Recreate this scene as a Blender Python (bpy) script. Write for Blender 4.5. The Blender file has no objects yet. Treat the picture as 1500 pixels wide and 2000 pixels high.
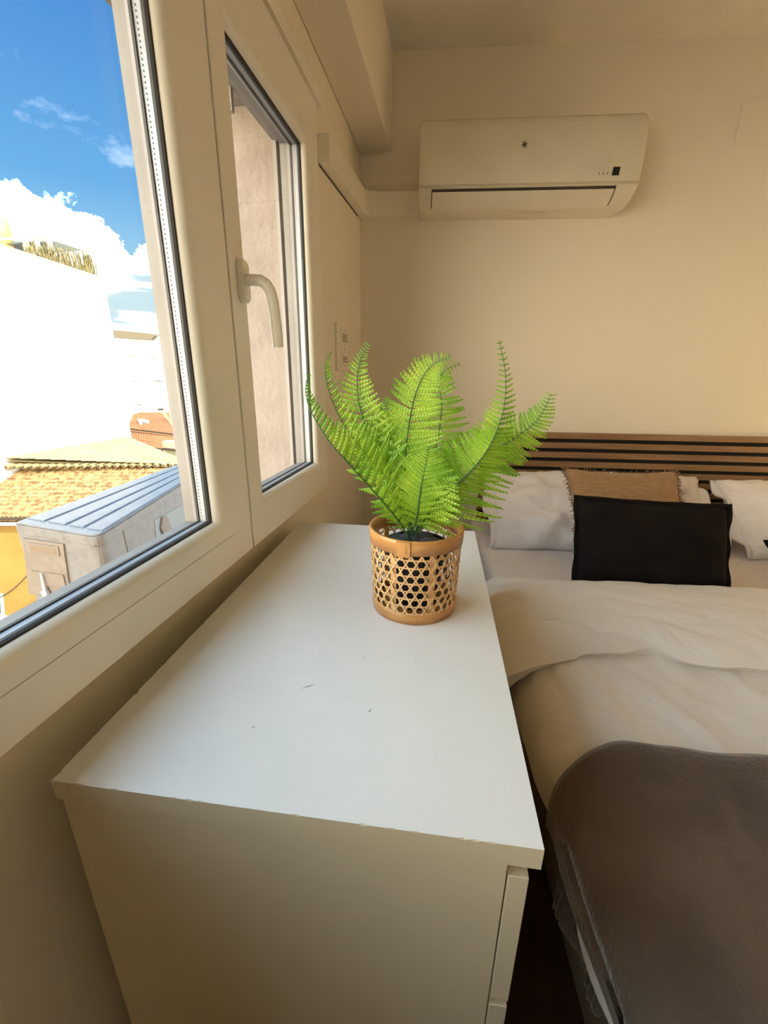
import bpy, bmesh, math, random
from mathutils import Vector, Matrix, noise
C = bpy.context.scene.collection
SC = bpy.context.scene
R = math.radians
# ------------------------------------------------------------------ camera
FPX = 816.78
CAM = Vector((0.0, 0.0, 1.1717))
M3 = Matrix(((0.9859321334738423, 0.16678871411568727, 0.010924881113907636),
             (0.06168824159500976, -0.30235072748197517, -0.9511985063276941),
             (-0.15534602998671443, 0.9384911094063471, -0.3083862002953616)))  # rows: right, down, forward
cd = bpy.data.cameras.new('camera'); cam = bpy.data.objects.new('camera', cd); C.objects.link(cam)
cd.sensor_fit = 'VERTICAL'; cd.sensor_height = 36.0; cd.lens = FPX / 2000.0 * 36.0
cd.clip_start = 0.02; cd.clip_end = 500
rot = Matrix((M3[0], -Vector(M3[1]), -Vector(M3[2]))).transposed()
cam.matrix_world = Matrix.Translation(CAM) @ rot.to_4x4()
SC.camera = cam
SC.view_settings.view_transform = 'Standard'
try: SC.view_settings.look = 'None'
except Exception: pass
SC.view_settings.gamma = 1.0
SC.view_settings.use_curve_mapping = False
SC.view_settings.exposure = 0.08
try:
    SC.cycles.max_bounces = 14; SC.cycles.diffuse_bounces = 8; SC.cycles.transparent_max_bounces = 24
    SC.cycles.sample_clamp_indirect = 8.0
    SC.cycles.caustics_reflective = False; SC.cycles.caustics_refractive = False
except Exception: pass

def ray(u, v):          # direction of the photo ray, scaled so that x = -1
    d = M3.transposed() @ Vector(((u - 750) / FPX, (v - 1000) / FPX, 1.0))
    return d
def onx(u, v, x): d = ray(u, v); return CAM + d * (x / d.x)
def ony(u, v, y): d = ray(u, v); return CAM + d * (y / d.y)
def onz(u, v, z): d = ray(u, v); return CAM + d * ((z - CAM.z) / d.z)

# ------------------------------------------------------------------ world: blue sky, white cumulus low down
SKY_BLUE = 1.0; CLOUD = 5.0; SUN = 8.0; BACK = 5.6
w = bpy.data.worlds.new('sky'); SC.world = w; w.use_nodes = True
nt = w.node_tree; nt.nodes.clear()
def N(t, **k):
    n = nt.nodes.new(t)
    for a, b in k.items(): setattr(n, a, b)
    return n
L = nt.links.new
out = N('ShaderNodeOutputWorld'); bg = N('ShaderNodeBackground'); L(bg.outputs[0], out.inputs[0])
tc = N('ShaderNodeTexCoord'); sp = N('ShaderNodeSeparateXYZ'); L(tc.outputs['Generated'], sp.inputs[0])
def math_n(op, a, b=None, c=None, clamp=False):
    n = N('ShaderNodeMath', operation=op); n.use_clamp = clamp
    for i, x in enumerate((a, b, c)):
        if x is None: continue
        if isinstance(x, (int, float)): n.inputs[i].default_value = x
        else: L(x, n.inputs[i])
    return n.outputs[0]
def noise_n(scale, detail=6, rough=.55, sc=(1, 1, 1), off=(0, 0, 0)):
    mp = N('ShaderNodeMapping'); mp.inputs['Scale'].default_value = sc; mp.inputs['Location'].default_value = off
    L(tc.outputs['Generated'], mp.inputs[0])
    n = N('ShaderNodeTexNoise'); n.inputs['Scale'].default_value = scale; n.inputs['Detail'].default_value = detail
    n.inputs['Roughness'].default_value = rough; L(mp.outputs[0], n.inputs['Vector']); return n.outputs['Fac']
z = sp.outputs['Z']
def ramp(fac, stops, interp='LINEAR'):
    n = N('ShaderNodeValToRGB'); n.color_ramp.interpolation = interp
    el = n.color_ramp.elements
    while len(el) < len(stops): el.new(.5)
    for e, (p, c) in zip(el, stops): e.position = p; e.color = (*c, 1)
    L(fac, n.inputs[0]); return n.outputs[0]
blue = ramp(z, [(0.0, (.50, .78, .93)), (.16, (.42, .72, .92)), (.30, (.155, .46, .86)), (.55, (.058, .25, .68)), (1.0, (.04, .18, .58))])
# puffy edge of the cloud bank
n1 = noise_n(4.5, 9, .62, off=(.3, .1, 0)); n2 = noise_n(14, 8, .6)
edge = math_n('ADD', math_n('MULTIPLY', math_n('SUBTRACT', n1, .5), .40), math_n('MULTIPLY', math_n('SUBTRACT', n2, .5), .08))
bank = math_n('MULTIPLY_ADD', math_n('SUBTRACT', math_n('ADD', edge, math_n('MULTIPLY_ADD', sp.outputs['Y'], -.45, .245 + .74 * .45)), z), 60.0, .5, clamp=True)
# a few thin wisps higher up
n3 = noise_n(3.2, 10, .62, sc=(1, 1, 2.2), off=(2.0, .7, .4))
wisp = math_n('MULTIPLY', math_n('MULTIPLY', math_n('SUBTRACT', n3, .62), 4.0, clamp=True), .30)
# bright cloud added in the unseen sky behind and above, to light the room
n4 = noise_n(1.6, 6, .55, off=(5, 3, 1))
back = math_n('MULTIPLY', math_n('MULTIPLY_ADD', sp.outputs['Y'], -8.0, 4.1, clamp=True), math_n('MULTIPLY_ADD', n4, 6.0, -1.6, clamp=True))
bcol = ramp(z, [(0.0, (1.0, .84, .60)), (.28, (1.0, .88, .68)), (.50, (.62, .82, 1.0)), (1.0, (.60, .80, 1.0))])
mask = math_n('MAXIMUM', bank, wisp)
# grey blue undersides close to the horizon
n5 = noise_n(3.0, 5, .5, sc=(1, 1, 7), off=(1.2, 0, .25))
ccol = ramp(n5, [(.0, (1.0, .97, .92)), (.50, (1.0, .97, .92)), (.60, (.66, .86, .93)), (1.0, (.58, .78, .86))])
cst = N('ShaderNodeMix', data_type='RGBA', blend_type='MULTIPLY'); cst.inputs[0].default_value = 1
L(ccol, cst.inputs[6])
band = math_n('SUBTRACT', 1.0, math_n('MULTIPLY', math_n('ABSOLUTE', math_n('SUBTRACT', z, .125)), 12.0), clamp=True)
gr = math_n('MULTIPLY_ADD', math_n('ADD', band, math_n('MULTIPLY', math_n('SUBTRACT', n5, .5), 4.5)), 3.0, -2.5, clamp=True)
cs = math_n('MULTIPLY_ADD', gr, 1.0 - CLOUD, CLOUD)
cmb = N('ShaderNodeCombineXYZ'); L(cs, cmb.inputs[0]); L(cs, cmb.inputs[1]); L(cs, cmb.inputs[2]); L(cmb.outputs[0], cst.inputs[7])
mix = N('ShaderNodeMix', data_type='RGBA'); L(mask, mix.inputs[0]); L(blue, mix.inputs[6]); L(cst.outputs[2], mix.inputs[7])
bs = N('ShaderNodeVectorMath', operation='SCALE'); L(bcol, bs.inputs[0]); L(math_n('MULTIPLY_ADD', math_n('MULTIPLY', math_n('MULTIPLY_ADD', sp.outputs['Y'], -6.0, -1.2, clamp=True), math_n('MULTIPLY_ADD', z, -4.0, 2.0, clamp=True)), BACK * 1.25, BACK), bs.inputs['Scale'])  # warm boost added low in the unseen sky, brightens the back wall
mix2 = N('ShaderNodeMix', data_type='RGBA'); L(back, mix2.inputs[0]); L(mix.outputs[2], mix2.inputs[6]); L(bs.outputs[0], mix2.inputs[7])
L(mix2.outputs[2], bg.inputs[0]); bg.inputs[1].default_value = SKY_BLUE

sd = bpy.data.lights.new('sun', 'SUN'); so = bpy.data.objects.new('sun', sd); C.objects.link(so)
sd.energy = SUN; sd.angle = R(.6); sd.color = (1.0, .93, .80)
sdir = Vector((0.80, -0.42, 0.60)).normalized()          # towards the sun
so.rotation_euler = sdir.to_track_quat('Z', 'Y').to_euler()
so.location = (3, -3, 8)

# ------------------------------------------------------------------ materials
MATS = {}
def mat(name, col, rough=.5, col2=None, nscale=8., detail=4., bump=0., bscale=60., spec=.5, metal=0., sheen=0., coat=0., contrast=(.35, .65), stretch=(1, 1, 1), trans=0., bdist=.004, bdet=3):
    if name in MATS: return MATS[name]
    m = bpy.data.materials.new(name); m.use_nodes = True; t = m.node_tree
    b = t.nodes['Principled BSDF']
    b.inputs['Base Color'].default_value = (*col, 1); b.inputs['Roughness'].default_value = rough
    b.inputs['Metallic'].default_value = metal
    b.inputs['Specular IOR Level'].default_value = spec
    if sheen: b.inputs['Sheen Weight'].default_value = sheen; b.inputs['Sheen Roughness'].default_value = .4
    if coat: b.inputs['Coat Weight'].default_value = coat; b.inputs['Coat Roughness'].default_value = .12
    tcn = t.nodes.new('ShaderNodeTexCoord'); mp = t.nodes.new('ShaderNodeMapping'); mp.inputs['Scale'].default_value = stretch
    t.links.new(tcn.outputs['Object'], mp.inputs[0])
    if col2 is None: col2 = tuple(c * .94 for c in col)
    n = t.nodes.new('ShaderNodeTexNoise'); n.inputs['Scale'].default_value = nscale; n.inputs['Detail'].default_value = detail
    t.links.new(mp.outputs[0], n.inputs['Vector'])
    r = t.nodes.new('ShaderNodeValToRGB'); e = r.color_ramp.elements
    e[0].position = contrast[0]; e[0].color = (*col, 1); e[1].position = contrast[1]; e[1].color = (*col2, 1)
    t.links.new(n.outputs['Fac'], r.inputs[0]); t.links.new(r.outputs[0], b.inputs['Base Color'])
    if bump:
        n2 = t.nodes.new('ShaderNodeTexNoise'); n2.inputs['Scale'].default_value = bscale; n2.inputs['Detail'].default_value = 3
        t.links.new(mp.outputs[0], n2.inputs['Vector'])
        bp = t.nodes.new('ShaderNodeBump'); bp.inputs['Strength'].default_value = bump; bp.inputs['Distance'].default_value = bdist; n2.inputs['Detail'].default_value = bdet; n2.inputs['Distortion'].default_value = 1.2 if bdet > 3 else 0
        t.links.new(n2.outputs['Fac'], bp.inputs['Height']); t.links.new(bp.outputs[0], b.inputs['Normal'])
    if trans:
        tr = t.nodes.new('ShaderNodeBsdfTranslucent'); t.links.new(r.outputs[0], tr.inputs[0])
        mx = t.nodes.new('ShaderNodeMixShader'); mx.inputs[0].default_value = trans
        o = t.nodes['Material Output']
        t.links.new(b.outputs[0], mx.inputs[1]); t.links.new(tr.outputs[0], mx.inputs[2]); t.links.new(mx.outputs[0], o.inputs[0])
    MATS[name] = m; return m
def glass_mat(name='pane_glass'):
    m = bpy.data.materials.new(name); m.use_nodes = True; t = m.node_tree; t.nodes.clear()
    o = t.nodes.new('ShaderNodeOutputMaterial'); tr = t.nodes.new('ShaderNodeBsdfTransparent'); tr.inputs[0].default_value = (.975, .985, .98, 1)
    g = t.nodes.new('ShaderNodeBsdfGlossy'); g.inputs['Roughness'].default_value = .01
    fr = t.nodes.new('ShaderNodeFresnel'); fr.inputs[0].default_value = 1.25
    mx = t.nodes.new('ShaderNodeMixShader'); t.links.new(fr.outputs[0], mx.inputs[0])
    t.links.new(tr.outputs[0], mx.inputs[1]); t.links.new(g.outputs[0], mx.inputs[2]); t.links.new(mx.outputs[0], o.inputs[0])
    return m
WALL = mat('cream_wall_paint', (.855, .795, .68), .75, (.84, .78, .66), nscale=2.5, bump=.12, bscale=9)
CEIL = mat('ceiling_paint', (.83, .80, .72), .85, bump=.05, bscale=20)
PVC = mat('white_pvc', (.88, .84, .74), .28, (.865, .825, .725), nscale=3, spec=.5)
GASK = mat('black_rubber_gasket', (.035, .033, .032), .6)
PVCO = mat('darkened_pvc_outside', (.24, .22, .20), .5, (.20, .18, .165), nscale=9)  # white PVC made darker in colour to offset the strong light outside
SPACER = mat('aluminium_spacer', (.36, .37, .40), .45, metal=.3)
DOTS = mat('spacer_perforation', (.08, .08, .08), .7)
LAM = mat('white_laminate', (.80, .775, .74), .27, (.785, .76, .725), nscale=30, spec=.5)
LAMS = mat('shaded_white_laminate', (.66, .575, .405), .42, (.645, .56, .39), nscale=4)  # same white laminate, with warm shade put into the colour
CHIP = mat('chipboard_edge', (.45, .38, .28), .8, (.62, .55, .43), nscale=90)
ACW = mat('ac_plastic', (.80, .74, .60), .22, spec=.5)
ACD = mat('ac_dark_gap', (.05, .04, .03), .6)
SHEET = mat('white_cotton', (.82, .775, .76), .85, (.80, .755, .74), nscale=5, bump=.55, bscale=9, sheen=.25, bdist=.022, bdet=5)
SHEET2 = mat('duvet_cotton', (.79, .745, .70), .85, (.775, .73, .685), nscale=5, bump=.45, bscale=6, sheen=.25, bdist=.025, bdet=6)
BASE = mat('bed_base_cloth', (.40, .33, .22), .9, (.36, .30, .20), nscale=12, bump=.3, bscale=300)
FLEECE = mat('brown_fleece', (.085, .056, .036), .95, (.135, .092, .062), nscale=7, detail=6, bump=.6, bscale=160, sheen=.35, contrast=(.38, .68))
MUSLIN = mat('brown_muslin', (.42, .245, .12), .95, (.33, .185, .085), nscale=40, bump=.8, bscale=70, stretch=(1, 1, 4), sheen=.2)
BLACKC = mat('black_cotton', (.013, .0095, .0085), .95, (.010, .0075, .007), nscale=10, bump=.3, bscale=50, spec=.15)
WOOD = mat('oak_slat', (.36, .215, .115), .55, (.23, .125, .06), nscale=4, detail=8, stretch=(1.2, 14, 14), contrast=(.3, .7))
FELT = mat('black_felt', (.010, .009, .008), .95)
FLOORM = mat('dark_wood_floor', (.10, .045, .022), .45, (.055, .025, .013), nscale=3, detail=8, stretch=(10, 1.2, 1), contrast=(.3, .7))
LEAF = mat('fern_leaf', (.46, .66, .05), .45, (.22, .46, .022), nscale=22, trans=.34)
LEAFD = mat('fern_leaf_midrib', (.07, .22, .02), .5, trans=.1)
STEM = mat('fern_stem', (.05, .14, .03), .5)
CANE = mat('cane_strip', (.78, .50, .24), .5, (.66, .38, .16), nscale=60)
BAMB = mat('bamboo_band', (.60, .30, .09), .38, (.47, .21, .06), nscale=25, stretch=(1, 1, 3), coat=.3)
POTB = mat('black_plastic_pot', (.006, .006, .009), .45)
STONE = mat('dark_stone', (.05, .055, .065), .6)

# ------------------------------------------------------------------ mesh helpers
def link_bm(name, bm, m, parent=None, smooth=False, bevel=0.):
    me = bpy.data.meshes.new(name); bm.normal_update(); bm.to_mesh(me); bm.free()
    o = bpy.data.objects.new(name, me); C.objects.link(o)
    for x in (m if isinstance(m, (list, tuple)) else [m]): me.materials.append(x)
    if smooth:
        for p in me.polygons: p.use_smooth = True
    if bevel:
        b = o.modifiers.new('bevel', 'BEVEL'); b.width = bevel; b.segments = 3; b.limit_method = 'ANGLE'; b.angle_limit = R(35)
        for p in me.polygons: p.use_smooth = True
        wn = o.modifiers.new('wn', 'WEIGHTED_NORMAL')
    if parent: o.parent = parent
    return o
def box(bm, x0, x1, y0, y1, z0, z1, mi=0, xf=None):
    vs = [bm.verts.new((x, y, z)) for x in (x0, x1) for y in (y0, y1) for z in (z0, z1)]
    if xf:
        for v in vs: v.co = xf @ v.co
    for q in ((0, 1, 3, 2), (4, 6, 7, 5), (0, 4, 5, 1), (2, 3, 7, 6), (0, 2, 6, 4), (1, 5, 7, 3)):
        f = bm.faces.new([vs[i] for i in q]); f.material_index = mi
    return vs
def prism(bm, pts, h, axis=2):
    """closed outline pts (3D) extruded by vector h"""
    h = Vector(h); a = [bm.verts.new(p) for p in pts]; b = [bm.verts.new(Vector(p) + h) for p in pts]
    n = len(a); bm.faces.new(a[::-1]); bm.faces.new(b)
    for i in range(n): bm.faces.new((a[i], a[(i + 1) % n], b[(i + 1) % n], b[i]))
def tube(bm, pts, rad, seg=8, cap=True, flat=1.0):
    pts = [Vector(p) for p in pts]; rings = []
    up = None
    for i, p in enumerate(pts):
        t = (pts[min(i + 1, len(pts) - 1)] - pts[max(i - 1, 0)]).normalized()
        if up is None: up = t.orthogonal().normalized()
        up = (up - t * up.dot(t)).normalized(); s = t.cross(up)
        r = rad[i] if isinstance(rad, (list, tuple)) else rad
        rings.append([bm.verts.new(p + (up * math.cos(a) + s * math.sin(a) * flat) * r) for a in [2 * math.pi * k / seg for k in range(seg)]])
    for a, b in zip(rings, rings[1:]):
        for k in range(seg): bm.faces.new((a[k], a[(k + 1) % seg], b[(k + 1) % seg], b[k]))
    if cap: bm.faces.new(rings[0][::-1]); bm.faces.new(rings[-1])
def lathe(bm, prof, cx=0, cy=0, seg=48, close=False):
    rings = [[bm.verts.new((cx + r * math.cos(2 * math.pi * k / seg), cy + r * math.sin(2 * math.pi * k / seg), zz)) for k in range(seg)] for r, zz in prof]
    pr = list(zip(rings, rings[1:])) + ([(rings[-1], rings[0])] if close else [])
    for a, b in pr:
        for k in range(seg): bm.faces.new((a[k], a[(k + 1) % seg], b[(k + 1) % seg], b[k]))
    return rings
def tag(o, label, cat, group=None, kind=None):
    o['label'] = label; o['category'] = cat
    if group: o['group'] = group
    if kind: o['kind'] = kind
    return o
def empty(name, loc, rz=0.):
    o = bpy.data.objects.new(name, None); C.objects.link(o); o.location = loc; o.rotation_euler = (0, 0, rz); o.empty_display_size = .05
    return o
def struct(name, bm, m, parent=None, **k):
    o = link_bm(name, bm, m, parent, **k)
    if not parent: o['kind'] = 'structure'
    return o
def keep(o, p):      # parent while the mesh is written in world coordinates
    o.parent = p; o.matrix_parent_inverse = (Matrix.Translation(p.location) @ p.rotation_euler.to_matrix().to_4x4()).inverted()
    return o

# ------------------------------------------------------------------ room shell
WX = -.45; WO = -.70                      # inner and outer face of the window wall
OY0, OY1, OZ0, OZ1 = -1.80, 1.285, .815, 1.84   # window opening, lengthened out of view to let in more light
A5 = R(5.03); ca, sa = math.cos(A5), math.sin(A5)
K = Vector((WX, 2.01, 0))                  # back-left corner
def bw(s, z, d=0.): return Vector((K.x + s * ca + d * sa, K.y + s * sa - d * ca, z))     # point on the back wall, d in front of it
CZ = 2.345; RX = 2.6; RY = -2.4
bm = bmesh.new()
box(bm, WO, WX, RY - .25, OY0, 0, CZ); box(bm, WO, WX, OY1, 2.2, 0, CZ)
box(bm, -.56, WX, OY0, OY1, -.2, OZ0); box(bm, WO, WX, OY0, OY1, OZ1, CZ)
# outside faces carry the stucco
STUC = mat('pinkish_stucco', (.31, .255, .215), .9, (.22, .175, .145), nscale=9, detail=8, bump=.8, bscale=60, contrast=(.4, .85))
for f in bm.faces:
    c = f.calc_center_median()
    f.material_index = 0
    n = f.normal if f.normal.length else None
bm.normal_update()
for f in bm.faces:
    c = f.calc_center_median()
    if f.normal.x < -.9 or (OZ0 - .01 < c.z < OZ1 + .01 and (abs(c.y - OY1) < .01 or abs(c.y - OY0) < .01)) or (OY0 < c.y < OY1 and (abs(c.z - OZ0) < .01 or abs(c.z - OZ1) < .01)):
        f.material_index = 1
struct('wall_left', bm, [WALL, STUC])
bm = bmesh.new()
a0, a1 = bw(-.30, 0), bw(3.25, 0); th = Vector((-sa * .2, ca * .2, 0))
prism(bm, [a0, a1, a1 + th, a0 + th], (0, 0, CZ)); struct('wall_back', bm, WALL)
bm = bmesh.new(); box(bm, RX, RX + .2, RY - .25, 2.6, 0, CZ); struct('wall_right', bm, WALL)
bm = bmesh.new(); box(bm, WX, RX, RY - .2, RY, 0, CZ); struct('wall_front', bm, WALL)
bm = bmesh.new(); box(bm, WO, RX + .2, RY - .25, 2.6, CZ, CZ + .25); struct('ceiling', bm, CEIL)
bm = bmesh.new(); box(bm, WO, RX + .2, RY - .25, 2.6, -.2, 0); struct('floor', bm, FLOORM)
# soffit beam along the window wall
bm = bmesh.new()
e0, e1 = bw(0.0, 0), bw(.131, 0)
prism(bm, [(WX, RY, 2.032), (WX + .13, RY, 2.032), (e1.x, e1.y, 2.032), (e0.x, e0.y, 2.032)], (0, 0, CZ - 2.032))
struct('trim_1', bm, WALL, bevel=.006)
# the rest of the building outside (own facade above and below the room)
bm = bmesh.new()
FAC = mat('facade_render', (.72, .60, .46), .9, (.66, .54, .41), nscale=3)
box(bm, WO, 6.0, -9, 9, CZ + .25, 3.6); box(bm, WO, RX + .2, 2.6, 9, -9, CZ + .25)
box(bm, -.56, RX + .2, RY - .25, 2.6, -9, -.2); box(bm, WO, RX + .2, -9, RY - .25, -9, CZ + .25)
struct('wall_outside', bm, FAC)

# ------------------------------------------------------------------ window
win = empty('window_1', (WX, .75, OZ0)); win['kind'] = 'structure'
def ring(bm, y0, y1, z0, z1, wl, wr, wb, wt, prof):
    """mitred frame: prof = [(t, x)], t 0 = outer edge, 1 = glass edge"""
    loops = []
    for t, x in prof:
        loops.append([bm.verts.new((x, y, zz)) for y, zz in ((y0 + t * wl, z0 + t * wb), (y1 - t * wr, z0 + t * wb), (y1 - t * wr, z1 - t * wt), (y0 + t * wl, z1 - t * wt))])
    for a, b in zip(loops, loops[1:]):
        for k in range(4): bm.faces.new((a[k], a[(k + 1) % 4], b[(k + 1) % 4], b[k]))
def sash(y0, y1, z0, z1, wl, wr, wb, wt, nm):
    p = [(0, -.470), (0, -.4015), (.015, -.400), (.80, -.400), (.87, -.4015), (.93, -.4055), (.975, -.4115), (.99, -.417), (.99, -.4200)]
    bm = bmesh.new(); ring(bm, y0, y1, z0, z1, wl, wr, wb, wt, p)
    s = keep(link_bm('sash', bm, PVC, smooth=False), win)
    m = s.data
    for pl in m.polygons: pl.use_smooth = True
    s.modifiers.new('es', 'EDGE_SPLIT').split_angle = R(28)
    bm = bmesh.new(); ring(bm, y0, y1, z0, z1, wl, wr, wb, wt, [(.985, -.4155), (1.01, -.4165), (1.025, -.4200), (1.025, -.4245)]); g = link_bm('gasket', bm, GASK); g.parent = s
    bm = bmesh.new(); ring(bm, y0, y1, z0, z1, wl, wr, wb, wt, [(1.04, -.4225), (1.0, -.4225), (1.0, -.4385), (1.04, -.4385)][1:3]); g = link_bm('spacer', bm, SPACER); g.parent = s
    if nm == 'l':
        bm = bmesh.new(); zz = z0 + .60 * wb; box(bm, -.4003, -.3998, y0 + .60 * wl, y1 - .60 * wr, zz - .0004, zz + .0004); g = link_bm('bead_seam', bm, SEAM); g.parent = s
    # perforation dots along the right hand spacer
    bm = bmesh.new(); yy = y1 - wr - .0004; k = z0 + wb + .01
    while k < z1 - wt - .01:
        for dx in (-.4335,):
            box(bm, dx - .0005, dx + .0005, yy - .0003, yy, k, k + .0022)
        k += .006
    g = link_bm('perforation', bm, DOTS); g.parent = s
    bm = bmesh.new(); ring(bm, y0, y1, z0, z1, wl, wr, wb, wt, [(1.02, -.4385), (1.02, -.4425), (.985, -.4445)]); g = link_bm('gasket', bm, GASK); g.parent = s
    bm = bmesh.new(); ring(bm, y0, y1, z0, z1, wl, wr, wb, wt, [(.985, -.4440), (.96, -.452), (.955, -.470), (0, -.470)]); g = link_bm('outer_lip', bm, PVCO); g.parent = s
    for x in (-.4225, -.4385):
        bm = bmesh.new(); vs = [bm.verts.new((x, a, b)) for a, b in ((y0 + wl * .98, z0 + wb * .98), (y1 - wr * .98, z0 + wb * .98), (y1 - wr * .98, z1 - wt * .98), (y0 + wl * .98, z1 - wt * .98))]
        bm.faces.new(vs); g = link_bm('pane', bm, GLASS); g.parent = s
    return s
GLASS = glass_mat(); SEAM = mat('pvc_seam', (.30, .25, .17), .7)
bm = bmesh.new(); box(bm, -.425, -.406, .7505, .7595, .829, 1.831); keep(link_bm('sash_joint', bm, GASK), win)
SB, ST = .828, 1.832
sl = sash(-.28, .7525, SB, ST, .105, .1125, .094, .122, 'l'); s3 = sash(-1.78, -.282, SB, ST, .09, .07, .094, .122, 'l'); sr = sash(.7575, 1.285, SB, ST, .0655, .09, .094, .122, 'r')  # far left sash added out of view to let in more light
# fixed frame that the sashes close against
bm = bmesh.new()
fr = [(-1.82, 1.305, .800, SB + .004), (-1.82, 1.305, ST - .004, 1.852)]
for y0, y1, z0, z1 in fr: box(bm, -.475, -.432, y0, y1, z0, z1)
box(bm, -.475, -.445, -.30, -.262, SB, ST); box(bm, -.475, -.432, -1.82, -1.776, SB, ST); box(bm, -.475, -.432, 1.281, 1.305, SB, ST); box(bm, -.475, -.445, .735, .775, SB, ST)
keep(link_bm('fixed_frame', bm, PVC, bevel=.002), win)
# handle
hz = 1.333; hy = .797
bm = bmesh.new(); seg = 20
def rrect(cy, cz, hw, hh, r, x):
    pts = []
    for sx, sy, a0 in ((1, 1, 0), (-1, 1, 90), (-1, -1, 180), (1, -1, 270)):
        for k in range(6):
            a = R(a0 + 18 * k); pts.append((x, cy + sx * (hw - r) + r * math.cos(a), cz + sy * (hh - r) + r * math.sin(a)))
    return pts
a = [bm.verts.new(p) for p in rrect(hy, hz, .0155, .036, .012, -.3995)]; b = [bm.verts.new(p) for p in rrect(hy, hz, .0155, .036, .012, -.393)]; c = [bm.verts.new(p) for p in rrect(hy, hz, .0125, .033, .011, -.389)]
for q, r_ in ((a, b), (b, c)):
    for k in range(len(q)): bm.faces.new((q[k], q[(k + 1) % len(q)], r_[(k + 1) % len(q)], r_[k]))
bm.faces.new(c)
hd = empty('handle', (-.40, hy, hz)); keep(hd, win)
hd.matrix_parent_inverse = Matrix.Translation(win.location).inverted()
def keep2(o):
    o.parent = hd; o.matrix_parent_inverse = Matrix.Translation((-.40, hy, hz)).inverted(); return o
keep2(link_bm('rosette', bm, PVC, smooth=True)).modifiers.new('es', 'EDGE_SPLIT').split_angle = R(40)
bm = bmesh.new()
hp = [(-.392, hy, hz + .002), (-.378, hy, hz + .002), (-.364, hy + .001, hz + .001), (-.354, hy + .003, hz - .005), (-.348, hy + .006, hz - .016), (-.346, hy + .010, hz - .032), (-.3455, hy + .015, hz - .06), (-.3455, hy + .019, hz - .088), (-.346, hy + .021, hz - .110)]
tube(bm, hp, [.0105, .0095, .0100, .0105, .0105, .0105, .0100, .0105, .0098], 14)
keep2(link_bm('lever', bm, PVC, smooth=True)).modifiers.new('es', 'EDGE_SPLIT').split_angle = R(45)
# outside of the window: shutter guide, shutter bottom bar, ledge
GREYM = mat('grey_guide_rail', (.30, .27, .25), .5)
SHUT = mat('beige_shutter_bar', (.62, .60, .46), .5)
sh = tag(empty('roller_shutter', (-.50, .75, 1.80)), 'rolled-up beige roller shutter with grey side rail outside the window', 'roller shutter')
bm = bmesh.new(); box(bm, -.512, -.494, -1.795, 1.276, 1.765, 1.838); keep(link_bm('shutter_slat', bm, SHUT, bevel=.003), sh)
bm = bmesh.new(); box(bm, -.515, -.491, -1.795, 1.276, 1.752, 1.764); keep(link_bm('bottom_bar', bm, GREYM), sh)
bm = bmesh.new(); box(bm, -.515, -.505, 1.262, 1.284, .816, 1.752); box(bm, -.495, -.485, 1.262, 1.284, .816, 1.752); box(bm, -.505, -.495, 1.276, 1.284, .816, 1.752); keep(link_bm('guide_rail', bm, GREYM), sh)
bm = bmesh.new(); box(bm, -.522, -.515, 1.05, 1.062, 1.712, 1.765); keep(link_bm('stopper', bm, GREYM), sh)
bm = bmesh.new(); box(bm, -.580, -.47, -1.795, 1.284, .795, .818); struct('trim_2', bm, mat('white_sill_metal', (.22, .225, .26), .35, (.17, .175, .21), nscale=6), bevel=.003)

# blind rail on top of the frame
bm = bmesh.new(); box(bm, WX, -.405, -.6, 1.352, 1.856, 1.868); box(bm, WX, -.441, -.6, 1.352, 1.868, 1.893); box(bm, -.414, -.405, -.6, 1.352, 1.868, 1.885)
br = tag(empty('blind_rail', (WX, .4, 1.856)), 'slim white rail fixed to the wall above the window', 'blind rail')
keep(link_bm('rail', bm, PVC, bevel=.0015), br)
bm = bmesh.new(); tube(bm, [(-.437, 1.349, 1.875), (-.437, 1.357, 1.882), (-.44, 1.356, 1.86), (-.444, 1.35, 1.80), (-.4445, 1.35, 1.5), (-.4445, 1.35, 1.2)], .0009, 6)
keep(link_bm('cord', bm, mat('thin_brown_cord', (.45, .22, .12), .7)), br)

# cable trunking
tk = tag(empty('cable_trunking', (WX, 1.45, 1.79)), 'white plastic pipe trunking running from the window corner to the air conditioner', 'cable trunking')
bm = bmesh.new()
def skewbox(bm, p0, p1, n, dep, z00, z01, z10, z11):
    p0 = Vector(p0); p1 = Vector(p1); n = Vector(n).normalized() * dep
    vs = [bm.verts.new(q) for q in ((p0.x, p0.y, z00), (p0.x, p0.y, z01), (p0.x + n.x, p0.y + n.y, z01), (p0.x + n.x, p0.y + n.y, z00), (p1.x, p1.y, z10), (p1.x, p1.y, z11), (p1.x + n.x, p1.y + n.y, z11), (p1.x + n.x, p1.y + n.y, z10))]
    for q in ((0, 1, 2, 3), (7, 6, 5, 4), (0, 4, 5, 1), (1, 5, 6, 2), (2, 6, 7, 3), (3, 7, 4, 0)): bm.faces.new([vs[i] for i in q])
skewbox(bm, (WX, 1.44, 0), (WX, 1.985, 0), (1, 0, 0), .040, 1.772, 1.842, 1.800, 1.885)
keep(link_bm('trunking_run', bm, PVC, bevel=.004), tk)
bm = bmesh.new(); skewbox(bm, bw(.05, 0), bw(.262, 0), (sa, -ca, 0), .040, 1.805, 1.885, 1.805, 1.885)
keep(link_bm('trunking_run', bm, PVC, bevel=.004), tk)
bm = bmesh.new(); skewbox(bm, bw(.0, 0), bw(.075, 0), (sa, -ca, 0), .045, 1.800, 1.889, 1.800, 1.889); skewbox(bm, (WX, 1.955, 0), (WX, 2.0, 0), (1, 0, 0), .045, 1.798, 1.889, 1.798, 1.889)
keep(link_bm('corner_piece', bm, PVC, bevel=.004), tk)
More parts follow.
